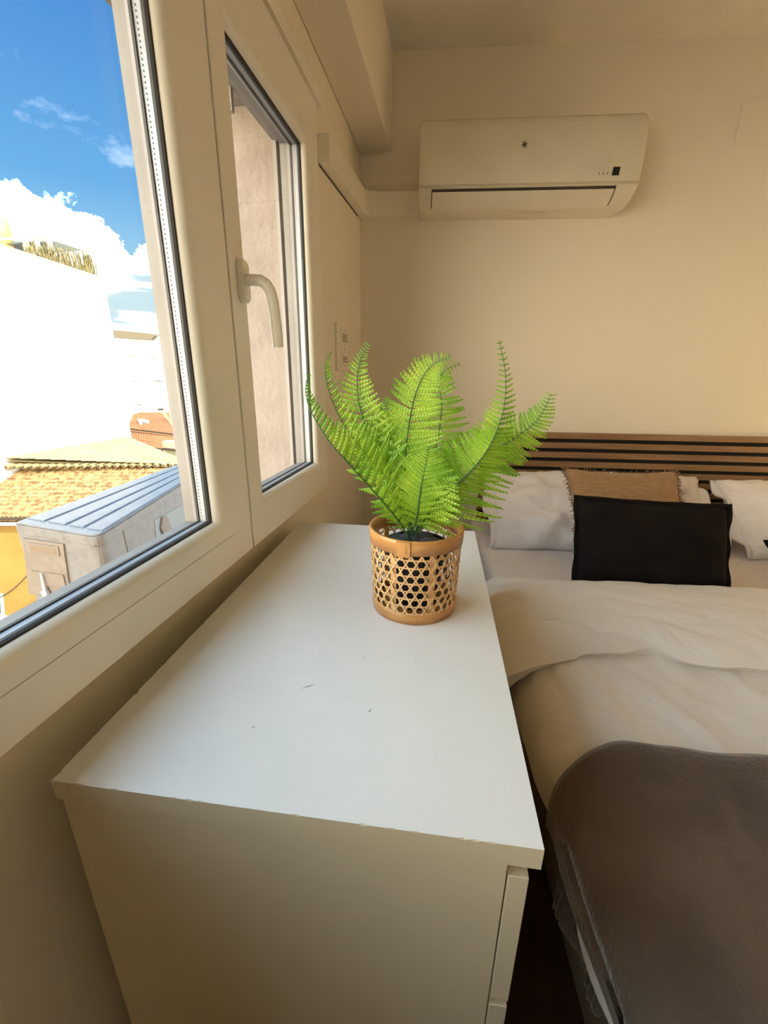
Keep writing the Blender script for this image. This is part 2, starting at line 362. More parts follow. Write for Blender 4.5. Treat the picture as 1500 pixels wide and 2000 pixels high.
bm = bmesh.new(); box(bm, WX, WX + .002, 1.45, 1.96, 0, .003)
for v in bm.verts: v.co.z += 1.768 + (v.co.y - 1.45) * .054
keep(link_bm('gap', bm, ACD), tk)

# ventilation / slotted plate on the window wall right of the window
pl = tag(empty('wall_plate', (WX, 1.667, 1.272)), 'small white slotted plate on the wall between window and corner', 'vent plate')
bm = bmesh.new(); box(bm, WX, WX + .009, 1.588, 1.746, 1.190, 1.356); keep(link_bm('cover', bm, PVC, bevel=.003), pl)
bm = bmesh.new(); box(bm, WX + .009, WX + .011, 1.630, 1.737, 1.200, 1.346); keep(link_bm('insert', bm, PVC, bevel=.001), pl)
SLOT = mat('slot_shadow_grey', (.20, .165, .12), .8)
bm = bmesh.new()
for zz in (1.322, 1.314, 1.306, 1.298, 1.240, 1.232, 1.224): box(bm, WX + .0108, WX + .0114, 1.648, 1.722, zz - .0018, zz + .0018)
for zz in (1.336, 1.286, 1.268, 1.211): 
    tube(bm, [(WX + .010, 1.684, zz), (WX + .0115, 1.684, zz)], .0035, 10)
keep(link_bm('slots', bm, SLOT), pl)

# ------------------------------------------------------------------ air conditioner
ac = tag(empty('air_conditioner', bw(.64, 1.785), A5), 'white wall-mounted air conditioner above the bed', 'air conditioner')
def acp(s, d, z): return bw(s, z, d)
S0, S1 = .247, 1.032
def ac_body(bm, s0, s1, prof, inset=.0):
    rows = []
    n = len(prof)
    cols = [(0, .93), (.006, .975), (.018, 1.0), (s1 - s0 - .018, 1.0), (s1 - s0 - .006, .975), (s1 - s0, .93)]
    cy = .09; cz = 1.92
    for ds, k in cols:
        rows.append([bm.verts.new(acp(s0 + ds, cy + (d - cy) * k if d > .005 else d, cz + (zz - cz) * k)) for d, zz in prof])
    for a, b in zip(rows, rows[1:]):
        for i in range(n): bm.faces.new((a[i], a[(i + 1) % n], b[(i + 1) % n], b[i]))
    bm.faces.new(rows[0]); bm.faces.new(rows[-1][::-1])
prof = [(0, 1.790), (.095, 1.784), (.122, 1.788), (.150, 1.799), (.176, 1.816), (.190, 1.829), (.193, 1.835), (.185, 1.838), (.185, 1.842), (.196, 1.845), (.201, 1.87), (.203, 1.92), (.202, 1.97), (.198, 2.015), (.190, 2.035), (.175, 2.048), (.150, 2.053), (0, 2.055)]
bm = bmesh.new(); ac_body(bm, S0, S1, prof)
b = keep(link_bm('body', bm, ACW, smooth=True), ac); b.modifiers.new('es', 'EDGE_SPLIT').split_angle = R(32)
# air flap lying in the lower front
def strip(bm, s0, s1, pr, off=.0):
    a = [bm.verts.new(acp(s0, d, zz)) for d, zz in pr]; c = [bm.verts.new(acp(s1, d, zz)) for d, zz in pr]
    for i in range(len(pr) - 1): bm.faces.new((a[i], a[i + 1], c[i + 1], c[i]))
bm = bmesh.new(); strip(bm, S0 + .047, S1 - .078, [(.194, 1.832), (.1795, 1.8145), (.152, 1.7955), (.137, 1.7895)]); keep(link_bm('outlet_gap', bm, ACD), ac)
bm = bmesh.new(); strip(bm, S0 + .050, S1 - .082, [(.1900, 1.8240), (.1805, 1.8135), (.1535, 1.7945), (.130, 1.7855)])
f = keep(link_bm('air_flap', bm, ACW, smooth=True), ac)
bm = bmesh.new()
for s, ww, hh in ((.935, .012, .0115),): 
    a = [acp(.928, .2030, 1.859), acp(.952, .2030, 1.859), acp(.954, .2045, 1.884), acp(.930, .2045, 1.884)]; bm.faces.new([bm.verts.new(p) for p in a])
keep(link_bm('display', bm, mat('black_display', (.008, .008, .010), .15)), ac)
bm = bmesh.new()
for k in range(3):
    s = .882 + k * .0145; bm.faces.new([bm.verts.new(p) for p in (acp(s, .2032, 1.862), acp(s + .003, .2032, 1.862), acp(s + .0034, .2035, 1.869), acp(s + .0004, .2035, 1.869))])
keep(link_bm('indicator', bm, mat('red_brown_led', (.22, .10, .05), .4)), ac)
bm = bmesh.new()
for k in range(3):
    s = .8835 + k * .0145
    for j in range(6):
        a = j * math.pi / 3; a2 = a + .55
        bm.faces.new([bm.verts.new(acp(s + r_ * math.cos(q), .2040, 1.8775 + r_ * math.sin(q))) for r_, q in ((.0022, a), (.0030, a), (.0030, a2), (.0022, a2))])
keep(link_bm('icon', bm, mat('pale_grey_print', (.50, .46, .38), .6)), ac)
bm = bmesh.new()
cs_, cz_ = .614, 1.956
for j in range(6):
    a = j * math.pi / 3 + .2
    ux, uz = math.cos(a), math.sin(a)
    for (r0, r1, hw) in ((.0005, .0115, .0019),):
        bm.faces.new([bm.verts.new(acp(cs_ + ux * r + -uz * h, .2045, cz_ + uz * r + ux * h)) for r, h in ((r0, -hw), (r1, -hw * .5), (r1, hw * .5), (r0, hw))])
    b0 = .0055
    for sgn in (-1, 1):
        a2 = a + sgn * .6
        p = (b0 * ux, b0 * uz); q = (p[0] + .0035 * math.cos(a2), p[1] + .0035 * math.sin(a2)); nx, nz = -math.sin(a2) * .0008, math.cos(a2) * .0008
        bm.faces.new([bm.verts.new(acp(cs_ + x, .2046, cz_ + zz)) for x, zz in ((p[0] - nx, p[1] - nz), (q[0] - nx, q[1] - nz), (q[0] + nx, q[1] + nz), (p[0] + nx, p[1] + nz))])
t_ = link_bm('logo', bm, mat('dark_brown_print', (.06, .035, .02), .4)); keep(t_, ac)
bm = bmesh.new()
rnd = random.Random(5)
for (s0, s1) in ((.632, .668), (.676, .74)):
    s = s0
    while s < s1:
        l = rnd.uniform(.003, .007); bm.faces.new([bm.verts.new(acp(q, d, zz)) for q, d, zz in ((s, .1005, 1.7838), (s + l, .1005, 1.7838), (s + l, .094, 1.7832), (s, .094, 1.7832))]); s += l + .002
keep(link_bm('label_print', bm, mat('pale_print', (.50, .45, .36), .6)), ac)

# flat plate high on the back wall, right edge of the picture
bm = bmesh.new(); p0 = bw(1.435, 2.022); 
for s0, s1, z0, z1, d in ((1.432, 1.60, 2.022, 2.150, .006),):
    prism(bm, [bw(s0, z0), bw(s1, z0), bw(s1, z0, d), bw(s0, z0, d)], (0, 0, z1 - z0))
tag(link_bm('cover_plate', bm, WALL, bevel=.002), 'flat rectangular wall-coloured cover plate high on the back wall', 'cover plate')

# ------------------------------------------------------------------ bed
BO = Vector((.13, 2.06, 0))
TB = Matrix.Translation(BO) @ Matrix.Rotation(A5, 4, 'Z')      # local: x along headboard, y negative towards the foot
def bedpart(o): o.matrix_world = TB @ o.matrix_world; return o
hb = empty('headboard', BO + Vector((0, 0, .33)), A5); tag(hb, 'horizontal oak slat headboard on black backing behind the pillows', 'headboard')
def hbp(o): o.parent = hb; o.location = (0, 0, -.33); return o
HW = 1.66
bm = bmesh.new(); box(bm, .0, HW, -.001, -.008, .335, .929); hbp(link_bm('backing', bm, FELT))
pitch = .0448; 
for k in range(13):
    z1 = .932 - k * pitch; bm = bmesh.new(); box(bm, 0, HW, -.008, -.022, z1 - .0275, z1)
    o = hbp(link_bm('slat', bm, WOOD, bevel=.0015))
    for v in o.data.vertices: pass
MX0, MZ = -.03, .50
bed = empty('bed', BO, A5); tag(bed, 'double bed with pale cloth base and white fitted sheet against the slatted headboard', 'bed')
def bdp(o): o.parent = bed; return o
bm = bmesh.new(); vs_ = box(bm, .047, 1.62, -1.98, -.03, 0.0, .425)
for v in vs_:
    if v.co.z > .1 and v.co.x < .1: v.co.x = -.012
bdp(link_bm('base', bm, BASE, bevel=.01))
def fbm(x, y, z=0., s=1., o=3): 
    return noise.fractal(Vector((x * s, y * s, z * s)), 1.0, 2.0, o)
# mattress with fitted sheet, softly rounded
bm = bmesh.new(); nx, ny = 60, 60
def rbox(bm, x0, x1, y0, y1, z0, z1, r, dens=.03, nz=.0):
    # cross section path across x, rounded corners, swept in y
    path = []
    for k in range(7): path.append((x0, z0 + (z1 - r - z0) * k / 6))
    for k in range(1, 7): a = R(180 - 15 * k); path.append((x0 + r + r * math.cos(a), z1 - r + r * math.sin(a)))
    n = int((x1 - x0 - 2 * r) / dens)
    for k in range(1, n + 1): path.append((x0 + r + (x1 - x0 - 2 * r) * k / n, z1))
    for k in range(1, 7): a = R(90 - 15 * k); path.append((x1 - r + r * math.cos(a), z1 - r + r * math.sin(a)))
    for k in range(1, 7): path.append((x1, z1 - r - (z1 - r - z0) * k / 6))
    m = int((y1 - y0) / dens); rows = []
    for j in range(m + 1):
        y = y0 + (y1 - y0) * j / m
        rows.append([bm.verts.new((px, y, pz + nz * fbm(px, y, pz, 5))) for px, pz in path])
    for a, b in zip(rows, rows[1:]):
        for i in range(len(path) - 1): bm.faces.new((a[i], a[i + 1], b[i + 1], b[i]))
    for rr in (rows[0], rows[-1]): bm.faces.new(rr)
    return rows
rbox(bm, MX0, 1.66, -1.97, -.04, .427, MZ, .04, nz=.005)
bmesh.ops.recalc_face_normals(bm, faces=bm.faces)
bdp(link_bm('mattress', bm, SHEET, smooth=True))

# duvet: sheet that lies on the mattress and hangs over the left side
def drape(x_edge, ztop, zhem, y0, y1, r, x_end, step=.018, fn=None, hemfn=None, zend=None):
    bm = bmesh.new(); rows = []
    m = max(2, int(abs(y1 - y0) / step))
    for j in range(m + 1):
        y = y0 + (y1 - y0) * j / m; zh = hemfn(y) if hemfn else zhem
        path = []; q = 14
        for k in range(q): path.append((x_edge, zh + (ztop - r - zh) * k / q, 0))
        for k in range(0, 9): a = R(180 - 11.25 * k); path.append((x_edge + r + r * math.cos(a), ztop - r + r * math.sin(a), 1))
        n = int((x_end - x_edge - r) / step)
        for k in range(1, n + 1): path.append((x_edge + r + (x_end - x_edge - r) * k / n, ztop, 2))
        row = []
        for i, (px, pz, tg) in enumerate(path):
            p = Vector((px, y, pz)); p = fn(p, tg, j / m, i / len(path)) if fn else p
            row.append(bm.verts.new(p))
        rows.append(row)
    for a, b in zip(rows, rows[1:]):
        for i in range(len(a) - 1): bm.faces.new((a[i], a[i + 1], b[i + 1], b[i]))
    return bm
def duvet_fn(p, tg, v, u):
    hang = max(0., min(1., (.53 - p.z) / .10))
    w = .010 * math.sin(p.y * 21 + 1.5 * math.sin(p.y * 7) + 1.2) * hang + .006 * fbm(p.x, p.y, p.z, 9)
    p.x += w * 1.3 + .025 * hang * 0
    if tg == 2:
        p.z += .012 * fbm(p.x, p.y, 0, 3.0) + .004 * abs(fbm(p.x + p.y * .6, p.y * .35, 0, 14, 2)) + .014 * math.exp(-((p.x - .1) / .2) ** 2)
        d = p.x - .03
        # long soft creases fanning out of the corner
        for c0, sl_, amp in ((.075, .0, .007), (.10, .35, .007), (.22, .5, .006), (.36, .2, .005), (.55, .6, .005), (.8, -.4, .005)):
            t = p.x - c0 - (p.y + 1.1) * sl_ * -1; p.z += 1.5 * amp * math.exp(-(t / .013) ** 2) * (.5 + .5 * math.sin(p.y * 9 + c0 * 20))
    return p
bm = drape(-.046, .548, .452, -1.06, -1.97, .055, 1.66, fn=duvet_fn)
dv = link_bm('duvet', bm, SHEET2, smooth=True); dv.location = BO; dv.rotation_euler = (0, 0, A5)
tag(dv, 'white duvet spread over the bed and hanging down its left side', 'duvet')
s_ = dv.modifiers.new('s', 'SOLIDIFY'); s_.thickness = .014; s_.offset = -1
# the turned-down band of the duvet, as a part of it
def fold_fn(p, tg, v, u):
    # v runs from the head side (0) to the foot side (1)
    puff = math.sin(math.pi * min(1, max(0, v))) ** .6
    hang = max(0., min(1., (.56 - p.z) / .20))
    if tg == 2 or tg == 1:
        p.z += .030 * puff - .030 + .007 * fbm(p.x * 1.0, p.y * 3.2, 0, 5) + .011 * (abs(math.sin((p.y + .30 * p.x + .06 * fbm(p.x, p.y, 0, 3)) * 34)) ** .6 - .6) * math.exp(-((p.x - .06) / .26) ** 2) * (.25 + .75 * v) + .006 * abs(fbm(p.x * .35, p.y * 3.5 + p.x, 1., 6, 2)) + .003 * fbm(p.x * .5, p.y * 5, 3., 9)
    p.x += -.018 * puff * hang + .012 * math.sin(p.y * 34 + 3 * p.z) * hang
    p.y += .05 * (v - .5) * 0
    # foot side edge leans a bit towards the pillows on the left
    k = max(0., 1 - max(0, p.x + .06) / .22)
    p.y += .0 + k * k * (-.07) * v * 1.0 + .018 * fbm(p.x, .3, 0, 3) * (v > .5)
    return p
bm = drape(-.092, .584, .42, -.865, -1.19, .07, 1.66, step=.014, fn=fold_fn, hemfn=lambda y: .40 + .10 * (y + 1.14) / .34)
fd = link_bm('turned_down_fold', bm, SHEET2, smooth=True, parent=dv)
s_ = fd.modifiers.new('s', 'SOLIDIFY'); s_.thickness = .035; s_.offset = -1
s_ = fd.modifiers.new('b', 'BEVEL'); s_.width = .012; s_.segments = 4; s_.limit_method = 'ANGLE'; s_.angle_limit = R(50)

# brown fleece blanket across the foot
def blan_fn(p, tg, v, u):
    hang = max(0., min(1., (.56 - p.z) / .12))
    k = max(0., 1 - abs(p.x - .05) / .35)
    p.x += .012 * math.sin(p.y * 17 + .6) * hang * min(1, v * 6)
    if tg >= 1:
        for c0, sl_, amp, wd in ((.03, .24, .012, .022), (.085, .20, .010, .02), (.16, .30, .008, .03)):
            t = p.x - c0 + (p.y + 1.95) * -sl_ * .5 
            p.z += amp * math.exp(-(t / wd) ** 2) * min(1, v * 3)
        p.z += .012 * fbm(p.x, p.y, 0, 3.2) + .003 * fbm(p.x, p.y, 2., 16)
    kk = max(0., 1 - max(0, p.x + .08) / .16)
    p.y += -.05 * kk * kk * (1 - v) + .012 * fbm(p.x, 0, 0, 4) * (1 - v)
    if v < .03: p.z -= .012 * (1 - v / .03)
    return p
bm = drape(-.066, .590, .47, -1.475, -2.02, .06, 1.68, step=.014, fn=blan_fn, hemfn=lambda y: .475 - .03 * math.sin((y + 1.45) * 6))
bl = link_bm('blanket', bm, FLEECE, smooth=True); bl.location = BO; bl.rotation_euler = (0, 0, A5)
tag(bl, 'dark brown fleece blanket laid over the foot end of the duvet', 'blanket')
s_ = bl.modifiers.new('s', 'SOLIDIFY'); s_.thickness = .012; s_.offset = -1
bm = bmesh.new()
tas = []
for k in range(9):
    pts = []
    bx, by, bz = -.070 + .003 * k, -1.600 - .013 * k, .450
    for q in range(6): pts.append((bx - .004 + .006 * math.sin(q * .8 + k), by + .004 * math.sin(q + k), bz - .010 * q - .002 * k + .01))
    tube(bm, pts, [.007, .009, .010, .009, .007, .003], 8)
link_bm('bunched_corner', bm, FLEECE, smooth=True, parent=bl)

# pillows and cushions
def pillow(name, m, w, h, T, loc, rz, lean, seed, pinch=.06, flange=0., wr=.006, roll=0., p=2.6, nu=44, nv=34, sag=0.):
    """w,h half sizes; stands on its long edge; loc = middle of the bottom edge in bed local coords"""
    bm = bmesh.new(); sides = []
    for sgn in (1, -1):
        g = []
        for j in range(nv + 1):
            v = -1 + 2 * j / nv; row = []
            for i in range(nu + 1):
                u = -1 + 2 * i / nu
                eu, ev = 1 - abs(u) ** p, 1 - abs(v) ** p
                t = T * (max(0, eu) ** .55) * (max(0, ev) ** .55)
                x = w * u * (1 - pinch * (1 - abs(v) ** 2) * abs(u) ** 3 * 1.0); y = h * v * (1 - pinch * (1 - abs(u) ** 2) * abs(v) ** 3)
                k = min(1., t / (T * .4 + 1e-6))
                t += wr * fbm(x * 1.4, y * 2.2, seed + sgn * 3, 7) * k + wr * .6 * fbm(x * 3 + y * 4, y * 1.2 - x, seed + 7, 6, 2) * k
                cr = (abs(u) * abs(v)) ** 3
                row.append((x, y + sag * (1 - u * u) * -(v > 0) * v, sgn * t, u, v))
            g.append(row)
        sides.append(g)
    vs = []
    for s, g in enumerate(sides):
        vv = []
        for j, row in enumerate(g):
            r_ = []
            for i, (x, y, t, u, v) in enumerate(row):
                if s == 1 and (i in (0, nu) or j in (0, nv)): r_.append(vs[0][j][i]); continue
                r_.append(bm.verts.new((x, t, y)))
            vv.append(r_)
        vs.append(vv)
    for s, vv in enumerate(vs):
        for j in range(nv):
            for i in range(nu):
                q = (vv[j][i], vv[j][i + 1], vv[j + 1][i + 1], vv[j + 1][i]); bm.faces.new(q if s else q[::-1])
    parts = [bm]
    fl = None
    if flange:
        fl = bmesh.new(); pr = []
        rim = [(i, 0) for i in range(nu)] + [(nu, j) for j in range(nv)] + [(i, nv) for i in range(nu, 0, -1)] + [(0, j) for j in range(nv, 0, -1)]
        for s in range(2):
            rr = []
            for n_, (i, j) in enumerate(rim):
                x, y, t, u, v = sides[0][j][i]
                d = Vector((x / w, y / h)); 
                ox = flange * (1 if u >= .999 else -1 if u <= -.999 else 0); oy = flange * (1 if v >= .999 else -1 if v <= -.999 else 0)
                k = s
                wob = .35 * flange * math.sin(n_ * .55 + seed) * s
                rr.append((fl.verts.new((x + ox * k, wob + .0015, y + oy * k + wob * .3)), fl.verts.new((x + ox * k, wob - .0015, y + oy * k + wob * .3))))
            pr.append(rr)
        n_ = len(rim)
        for i in range(n_):
            a, b = pr[0][i], pr[0][(i + 1) % n_]; c, d = pr[1][(i + 1) % n_], pr[1][i]
            fl.faces.new((a[0], b[0], c[0], d[0])); fl.faces.new((a[1], d[1], c[1], b[1])); fl.faces.new((d[0], c[0], c[1], d[1]))
    X = TB @ Matrix.Translation(loc) @ Matrix.Rotation(rz, 4, 'Z') @ Matrix.Rotation(-lean, 4, 'X') @ Matrix.Rotation(roll, 4, 'Y') @ Matrix.Translation((0, 0, h + flange * .6))
    return bm, fl, X
def put(name, bm, m, X, smooth=True):
    o = link_bm(name, bm, m, smooth=smooth); o.matrix_world = X; return o
bm, fl, X = pillow('p', SHEET, .465, .205, .080, (.478, -.425, MZ + .004), 0, R(51), 1.3, wr=.022)
o = put('pillow', bm, SHEET, X); tag(o, 'long white pillow at the left end of the bed, behind the black cushion', 'pillow', 'white pillows against the headboard')
# open pillowcase end flaps
def flap(sgn, X, w, h, L_, seed, parent):
    bm = bmesh.new(); rows = []
    for j in range(17):
        v = -1 + j / 8; row = []
        for i in range(9):
            t = i / 8
            th = .010 * (1 - t * .3) * math.cos(v * 1.4)
            x = sgn * (w * .93 + t * L_ * (1 + .25 * math.sin(v * 4 + seed))); zz = h * v * (.93 + .05 * t); y = .022 * t * math.sin(v * 5.5 + seed) + .01 * math.sin(v * 11 + seed * 2) * t
            row.append(bm.verts.new((x, y, zz)))
        rows.append(row)
    for a, b in zip(rows, rows[1:]):
        for i in range(8): bm.faces.new((a[i], a[i + 1], b[i + 1], b[i]))
    o = link_bm('pillowcase_end', bm, SHEET, smooth=True, parent=parent)
    s = o.modifiers.new('s', 'SOLIDIFY'); s.thickness = .008; s.offset = 0
flap(-1, X, .465, .205, .045, 1.0, o); flap(1, X, .45, .205, .055, 2.6, o)
bm, fl, X = pillow('p', SHEET, .40, .195, .095, (1.40, -.42, MZ + .004), R(1), R(50), 5.1, wr=.020)
o = put('pillow', bm, SHEET, X); tag(o, 'white pillow at the right edge of the photo, beside the black cushion', 'pillow', 'white pillows against the headboard')
flap(-1, X, .40, .195, .03, 3.4, o)
# brown muslin cushion with frayed edge
bm, fl, X = pillow('c', MUSLIN, .218, .215, .046, (.515, -.585, MZ + .012), R(-1), R(44), 9.0, pinch=.10, wr=.008)
o = put('cushion', bm, MUSLIN, X); tag(o, 'square brown muslin cushion with frayed edges behind the black cushion', 'cushion', 'cushions in front of the pillows')
bm = bmesh.new(); rnd = random.Random(3)
for side in range(4):
    for k in range(110):
        q = -1 + 2 * k / 109
        x, y = (q * .225, .215) if side == 0 else (q * .225, -.215) if side == 1 else (-.225, q * .215) if side == 2 else (.225, q * .215)
        pin = 1 - .10 * (1 - q * q)
        if side < 2: y *= pin
        else: x *= pin
        dx, dy = (0, 1) if side == 0 else (0, -1) if side == 1 else (-1, 0) if side == 2 else (1, 0)
        l = rnd.uniform(.008, .017); a = rnd.uniform(-.006, .006); b = rnd.uniform(-.008, .008)
        p0 = Vector((x - dx * .004, 0, y - dy * .004)); p1 = p0 + Vector((dx * l * .6 + a * abs(dy), b, dy * l * .6 + a * abs(dx))); p2 = p0 + Vector((dx * l + 2 * a * abs(dy), 2 * b, dy * l + 2 * a * abs(dx)))
        tube(bm, [p0, p1, p2], [.0022, .0016, .0008], 4)
f = link_bm('frayed_edge', bm, mat('brown_fray', (.26, .14, .065), .95), parent=o)
# black lumbar cushion
bm, fl, X = pillow('c', BLACKC, .238, .150, .058, (.452, -.785, MZ + .004), R(1.0), R(22), 14.0, pinch=.03, flange=.012, wr=.006, roll=R(2.0))
o = put('cushion', bm, BLACKC, X); tag(o, 'black rectangular cushion leaning in front of the pillows', 'cushion', 'cushions in front of the pillows')
f = link_bm('flanged_edge', fl, BLACKC, smooth=False, parent=o)
# second dark cushion, just cut by the right edge of the photo
bm, fl, X = pillow('c', BLACKC, .20, .10, .05, (1.180, -.69, MZ + .002), R(-4), R(60), 21.0, pinch=.03, flange=.010)
o = put('cushion', bm, BLACKC, X); tag(o, 'dark cushion barely showing at the right edge of the photo', 'cushion', 'cushions in front of the pillows')
f = link_bm('flanged_edge', fl, BLACKC, parent=o)

# ------------------------------------------------------------------ dresser
DA = R(2.2228); DO = Vector((-.380, .258, 0))
dr = empty('chest_of_drawers', DO, DA); tag(dr, 'white chest of drawers under the window, plant standing on it', 'chest of drawers')
DW, DL, DH = .48, .80, .78
bm = bmesh.new()   # top: slightly chipped edges
def chipped_top(bm):
    rnd = random.Random(11); pts = []
    n = 90
    for i in range(n + 1): pts.append((DW * i / n, 0 + (rnd.random() < .10) * rnd.uniform(.0005, .0014)))
    for i in range(1, n + 1): pts.append((DW, DL * i / n))
    for i in range(1, n + 1): pts.append((DW * (1 - i / n), DL))
    for i in range(1, 160): pts.append((0 + (rnd.random() < .12) * rnd.uniform(.0006, .003), DL * (1 - i / 160)))
    up = [bm.verts.new((x, y, DH)) for x, y in pts]; st = [(0 if i > 3 * n - 90 + 90 and x < .01 else x, 0 if y < .002 else y) for i, (x, y) in enumerate(pts)]; mid = [bm.verts.new((x, y, DH - .0018)) for x, y in st]; lo = [bm.verts.new((x, y, DH - .025)) for x, y in st]
    bm.faces.new(up).material_index = 0; bm.faces.new(lo[::-1]).material_index = 1
    N_ = len(pts)
    for i in range(N_):
        j = (i + 1) % N_
        bm.faces.new((mid[i], mid[j], up[j], up[i])).material_index = 1
        bm.faces.new((lo[i], lo[j], mid[j], mid[i])).material_index = 1
chipped_top(bm); bmesh.ops.recalc_face_normals(bm, faces=bm.faces)
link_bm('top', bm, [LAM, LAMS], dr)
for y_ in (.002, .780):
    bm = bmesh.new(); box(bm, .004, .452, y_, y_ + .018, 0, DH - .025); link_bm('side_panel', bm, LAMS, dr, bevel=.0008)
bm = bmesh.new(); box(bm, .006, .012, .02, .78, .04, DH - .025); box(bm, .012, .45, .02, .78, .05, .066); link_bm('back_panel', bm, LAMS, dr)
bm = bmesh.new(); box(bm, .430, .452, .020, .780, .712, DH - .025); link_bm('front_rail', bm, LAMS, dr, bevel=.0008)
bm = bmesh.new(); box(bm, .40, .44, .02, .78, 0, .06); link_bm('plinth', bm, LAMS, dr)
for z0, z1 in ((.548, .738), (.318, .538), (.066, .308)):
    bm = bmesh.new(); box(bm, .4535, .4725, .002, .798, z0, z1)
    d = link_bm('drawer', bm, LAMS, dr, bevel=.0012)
    bm = bmesh.new(); box(bm, .035, .452, .03, .77, z0 + .02, z1 - .045); link_bm('drawer_box', bm, CHIP, d)
# scuffs
SCUFF = mat('grey_scuff', (.42, .40, .36), .7)
for u, v, l, a in ((712, 1284, .004, .3), (602, 1340, .010, .6), (590, 1352, .006, 1.9), (722, 1388, .004, 1.), (868, 1430, .003, 2.), (812, 1290, .0025, .2), (495, 1420, .003, .4)):
    bm = bmesh.new(); p = onz(u, v, DH + .0003); q = Matrix.Rotation(-DA, 4, 'Z') @ (p - DO)
    dx, dy = math.cos(a) * l, math.sin(a) * l
    bm.faces.new([bm.verts.new((q.x + x, q.y + y, DH + .0003)) for x, y in ((-dx, -dy), (dx * .2 + .0006 * math.sin(a), -.0006), (dx, dy), (-.0005, .0008))]); link_bm('scuff_mark', bm, SCUFF, dr)
for u, v, l in ((252, 1697, .0075), (266, 1695, .004)):
    bm = bmesh.new(); p = ony(u, v, .259); q = Matrix.Rotation(-DA, 4, 'Z') @ (p - DO)
    bm.faces.new([bm.verts.new((q.x + x, .0014, q.z + zz)) for x, zz in ((-l, -.0005), (l, .0008), (l, .0012), (-l, .0003))]); link_bm('scuff_mark', bm, SCUFF, dr)

# ------------------------------------------------------------------ basket planter
PX, PY = -.055, .674; RB, RT, BH = .0715, .0775, .150
bk = tag(empty('wicker_basket', (PX, PY, DH)), 'round open-weave cane basket holding the fern on the white chest', 'basket')
def rad(z): return RB + (RT - RB) * z / BH
bm = bmesh.new(); lathe(bm, [(rad(.126) - .0005, .126), (rad(.126) + .0032, .1265), (rad(.150) + .0036, .149), (rad(.15) + .002, .1512), (rad(.15) - .003, .150), (rad(.13) - .003, .127)], close=True, seg=64)
bmesh.ops.recalc_face_normals(bm, faces=bm.faces); rb = link_bm('rim_band', bm, BAMB, bk, smooth=True)
bm = bmesh.new(); aseam = math.atan2(-.99, -.02)
def onc(a, r, z): return (r * math.cos(a), r * math.sin(a), z)
rows = [[bm.verts.new(onc(aseam + da, rad(zz) + off, zz)) for zz, off in ((.124, .0032), (.124, .0052), (.1505, .0056), (.1505, .003))] for da in (-.03, .0, .03, .06, .09, .12, .15, .18, .21, .24)]
for a, b in zip(rows, rows[1:]):
    for i in range(3): bm.faces.new((a[i], a[i + 1], b[i + 1], b[i]))
bm.faces.new(rows[0]); bm.faces.new(rows[-1][::-1])
bmesh.ops.transform(bm, matrix=Matrix.Rotation(-.24, 4, 'Z'), verts=bm.verts)
link_bm('band_overlap', bm, BAMB, rb)
bm = bmesh.new()
for zz in (.133, .137, .141): 
    p = Vector(onc(aseam - .07, rad(.137) + .0058, zz)); tube(bm, [p, p * 1.0 + Vector((0, -.0006, 0))], .0008, 6)
link_bm('staple', bm, ACD, rb)
bm = bmesh.new(); lathe(bm, [(rad(0) - .002, .0005), (rad(0) + .002, .0005), (rad(.018) + .003, .0175), (rad(.018) + .001, .0195), (rad(.018) - .003, .0185)], close=True, seg=64)
bmesh.ops.recalc_face_normals(bm, faces=bm.faces); link_bm('base_band', bm, BAMB, bk, smooth=True)
bm = bmesh.new(); rr = lathe(bm, [(.001, .004), (rad(0) - .003, .004), (rad(0) - .003, .007), (.001, .007)], close=True, seg=40); link_bm('basket_bottom', bm, BAMB, bk)
# kagome weave: rings and two diagonal families of narrow strips
bm = bmesh.new(); NA = 29; z0w, z1w = .018, .128; RM = .0745; aw = 2 * math.pi * RM / NA; hrow = aw * .866; wS = .0013
def ribbon(bm, pts_az, hw, tdir):
    """pts_az: list of (angle, z, radial offset); tdir = unit tangent (around, up)"""
    rows = []
    nx_, nz_ = -tdir[1], tdir[0]
    for a, zz, off in pts_az:
        r = rad(zz) + off; row = []
        for s, o in ((-1, .0), (1, .0), (1, .0011), (-1, .0011)):
            aa = a + s * hw * nx_ / r; z2 = zz + s * hw * nz_; row.append(bm.verts.new(onc(aa, r + o, z2)))
        rows.append(row)
    for p, q in zip(rows, rows[1:]):
        for i in range(4): bm.faces.new((p[i], p[(i + 1) % 4], q[(i + 1) % 4], q[i]))
nrow = int((z1w - z0w) / hrow) + 1
for k in range(nrow + 1):
    zz = z0w + k * hrow + .002
    if zz > z1w: break
    ribbon(bm, [(2 * math.pi * i / 116, zz, .0004 * math.sin(i * math.pi / 2)) for i in range(117)], wS, (1, 0))
wv = link_bm('woven_cane', bm, CANE, bk)
bm = bmesh.new()
for fam in (1, -1):
    for i in range(NA):
        pts = []
        n = 44
        for q in range(n + 1):
            zz = z0w - .002 + (z1w - z0w + .004) * q / n
            rows_f = (zz - z0w - .002) / hrow
            x = i * aw + (0 if fam == 1 else aw / 2) + fam * rows_f * aw / 2
            pts.append((x / RM, zz, .0006 * fam * math.cos(math.pi * rows_f) + .0005))
        ribbon(bm, pts, wS, (fam * .5, .866))
link_bm('diagonal_cane', bm, CANE, wv)
bm = bmesh.new()
